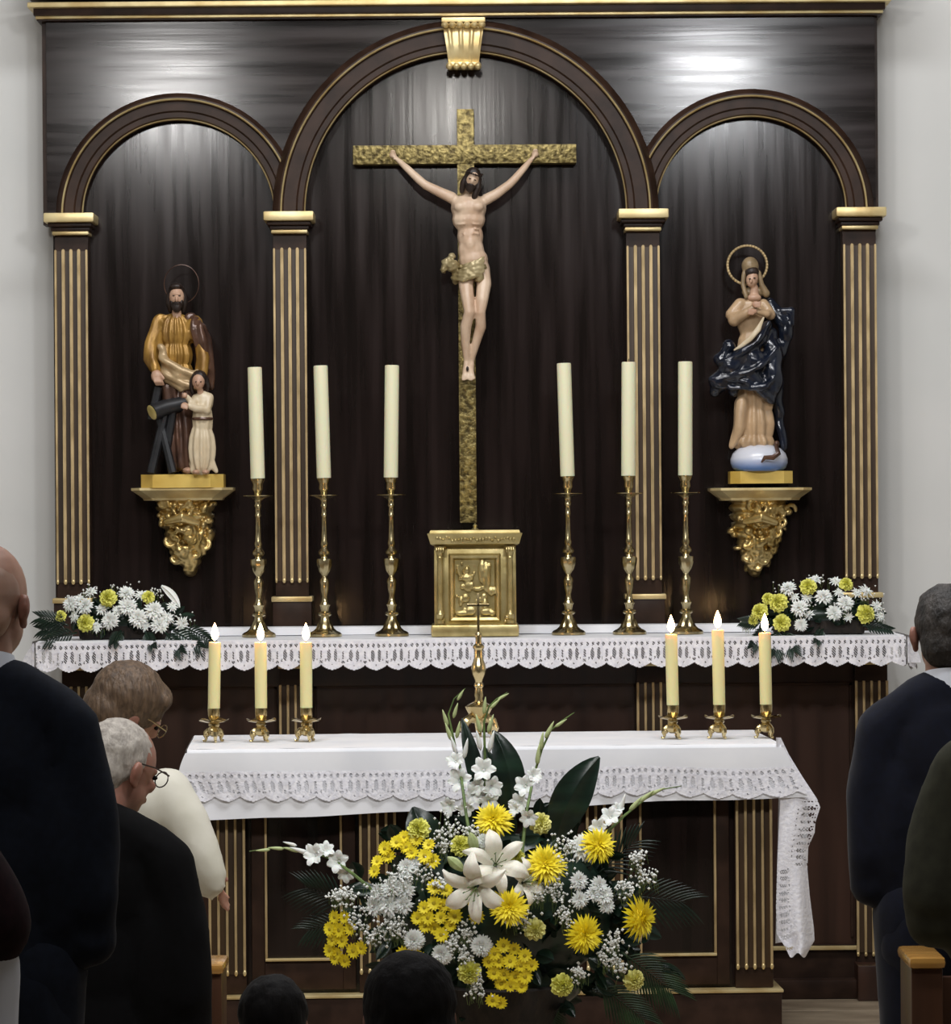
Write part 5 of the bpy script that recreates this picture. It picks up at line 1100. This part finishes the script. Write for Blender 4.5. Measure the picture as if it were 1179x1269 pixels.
wp = figure(P(-166, 1150, 5.4).x, 5.4, 1.60, 'person in white with a wine-coloured shawl at the lower left corner', SHIRT, SKIN, HBR, hair='bob', seedn=29, collar=False, trousers=SUITK, sh=.175, elbow_out=.0)
m = MB(); xx = P(-166, 1150, 5.4).x
cap(m, [((xx-.19, 5.4, 1.20), .075), ((xx-.12, 5.39, 1.31), .08), ((xx, 5.38, 1.35), .08), ((xx+.12, 5.39, 1.31), .08), ((xx+.17, 5.4, 1.20), .078)], 12)
m.ell((xx, 5.36, 1.24), (.19, .12, .11)); m.blob('shawl', WINE, wp, vox=.012, it=4, disp=lambda p: .008*noise.noise(p*9))
# the man in the ivory vestment, bowing towards the altar
d = 10.4; kk = d/F; t = thing('person', tuple(P(170, 1418, d)*1), 'brown-haired man in an ivory vestment bowing at the left end of the altar', 'person'); 
def PP(px, py, yo=0): return P(px, py, d+yo)
def E2(m, px, py, rx, rz, ry, yo=0, a=0): m.ell(PP(px, py, yo), (rx*kk, ry*kk, rz*kk), Matrix.Rotation(a, 3, 'Y'), 16, 10)
def C2(m, *pts): cap(m, [(PP(px, py, yo), r*kk) for px, py, r, yo in pts], 12)
m = MB(); E2(m, 165, 1010, 62, 60, 55); E2(m, 190, 1000, 46, 45, 50, -.02, .3); E2(m, 160, 1100, 66, 100, 60); E2(m, 158, 1220, 72, 120, 62); E2(m, 156, 1340, 80, 75, 68)
C2(m, (205, 985, 34, -.05), (230, 1020, 30, -.08), (250, 1062, 25, -.10), (262, 1085, 20, -.11), (268, 1098, 13, -.12)); C2(m, (236, 1035, 24, -.08), (240, 1090, 18, -.08), (262, 1110, 8, -.10)); C2(m, (120, 990, 34, .05), (100, 1050, 28, .1), (140, 1085, 20, -.1))
m.blob('vestment', VEST, t, vox=.014, it=4, disp=lambda p: .010*sin(math.atan2(p.y-d, p.x-PP(165, 0).x)*7+p.z*5)*min(1, max(0, (1.05-p.z)))+.005*noise.noise(p*9))
m = MB(); hand(m, PP(270, 1094, -.06), (.15, .4, -.9), 1, .8); m.blob('hand', SKIN, t, vox=.0055, it=1)
rh = Matrix.Rotation(.62, 3, 'Y')@Matrix.Rotation(-1.15, 3, 'Z')@Matrix.Rotation(0, 3, 'X'); hc = PP(158, 880)
def HE(m, a, b_, c, rx, ry, rz): m.ell(hc+rh@Vector((a, b_, c)), (rx, ry, rz), rh, 16, 10)
m = MB(); HE(m, 0, 0, .02, .075, .097, .098); HE(m, 0, .02, -.045, .06, .075, .065); HE(m, 0, .055, -.075, .035, .035, .03); HE(m, 0, .104, -.015, .013, .018, .022); HE(m, 0, .085, .018, .045, .02, .012); HE(m, 0, .092, -.055, .024, .014, .01)
cap(m, [(hc+rh@Vector((0, -.01, -.05)), .055), (PP(160, 965), .06)], 12); hd = m.blob('head', SKIN, t, vox=.007, it=2)
m = MB(); HE(m, 0, -.02, .035, .098, .115, .105); HE(m, 0, -.045, -.02, .092, .085, .085); HE(m, 0, .05, .08, .075, .045, .04); m.blob('hair', HBR, hd, vox=.007, it=2, disp=lambda p: .003*noise.noise(Vector((p.x*60, p.y*60, p.z*14))))
for s_ in (-1, 1):
    m = MB(); c_ = hc+rh@Vector((s_*.079, 0, -.012)); m.ell(c_, (.010, .02, .032), rh); m.ell(c_+rh@Vector((s_*.006, 0, .006)), (.008, .018, .022), rh); m.blob('ear', SKINR, hd, vox=.005, it=1)
    m = MB(); m.ell(hc+rh@Vector((s_*.03, .092, .004)), (.012, .006, .006), rh, 10, 6); m.build('eye', HBK, hd)
m = MB()
for s_ in (-1, 1):
    m.tube([hc+rh@Vector(p) for p in ((s_*.082, -.012, .0), (s_*.083, .0, .016), (s_*.080, .05, .02), (s_*.066, .108, .016))], .002, 6)
    cc_ = Vector((s_*.034, .112, .006)); m.tube([hc+rh@(cc_+Vector((.026*cos(a*PI/8), 0, .02*sin(a*PI/8)))) for a in range(17)], .0018, 5)
m.build('spectacles', BRASS, hd)
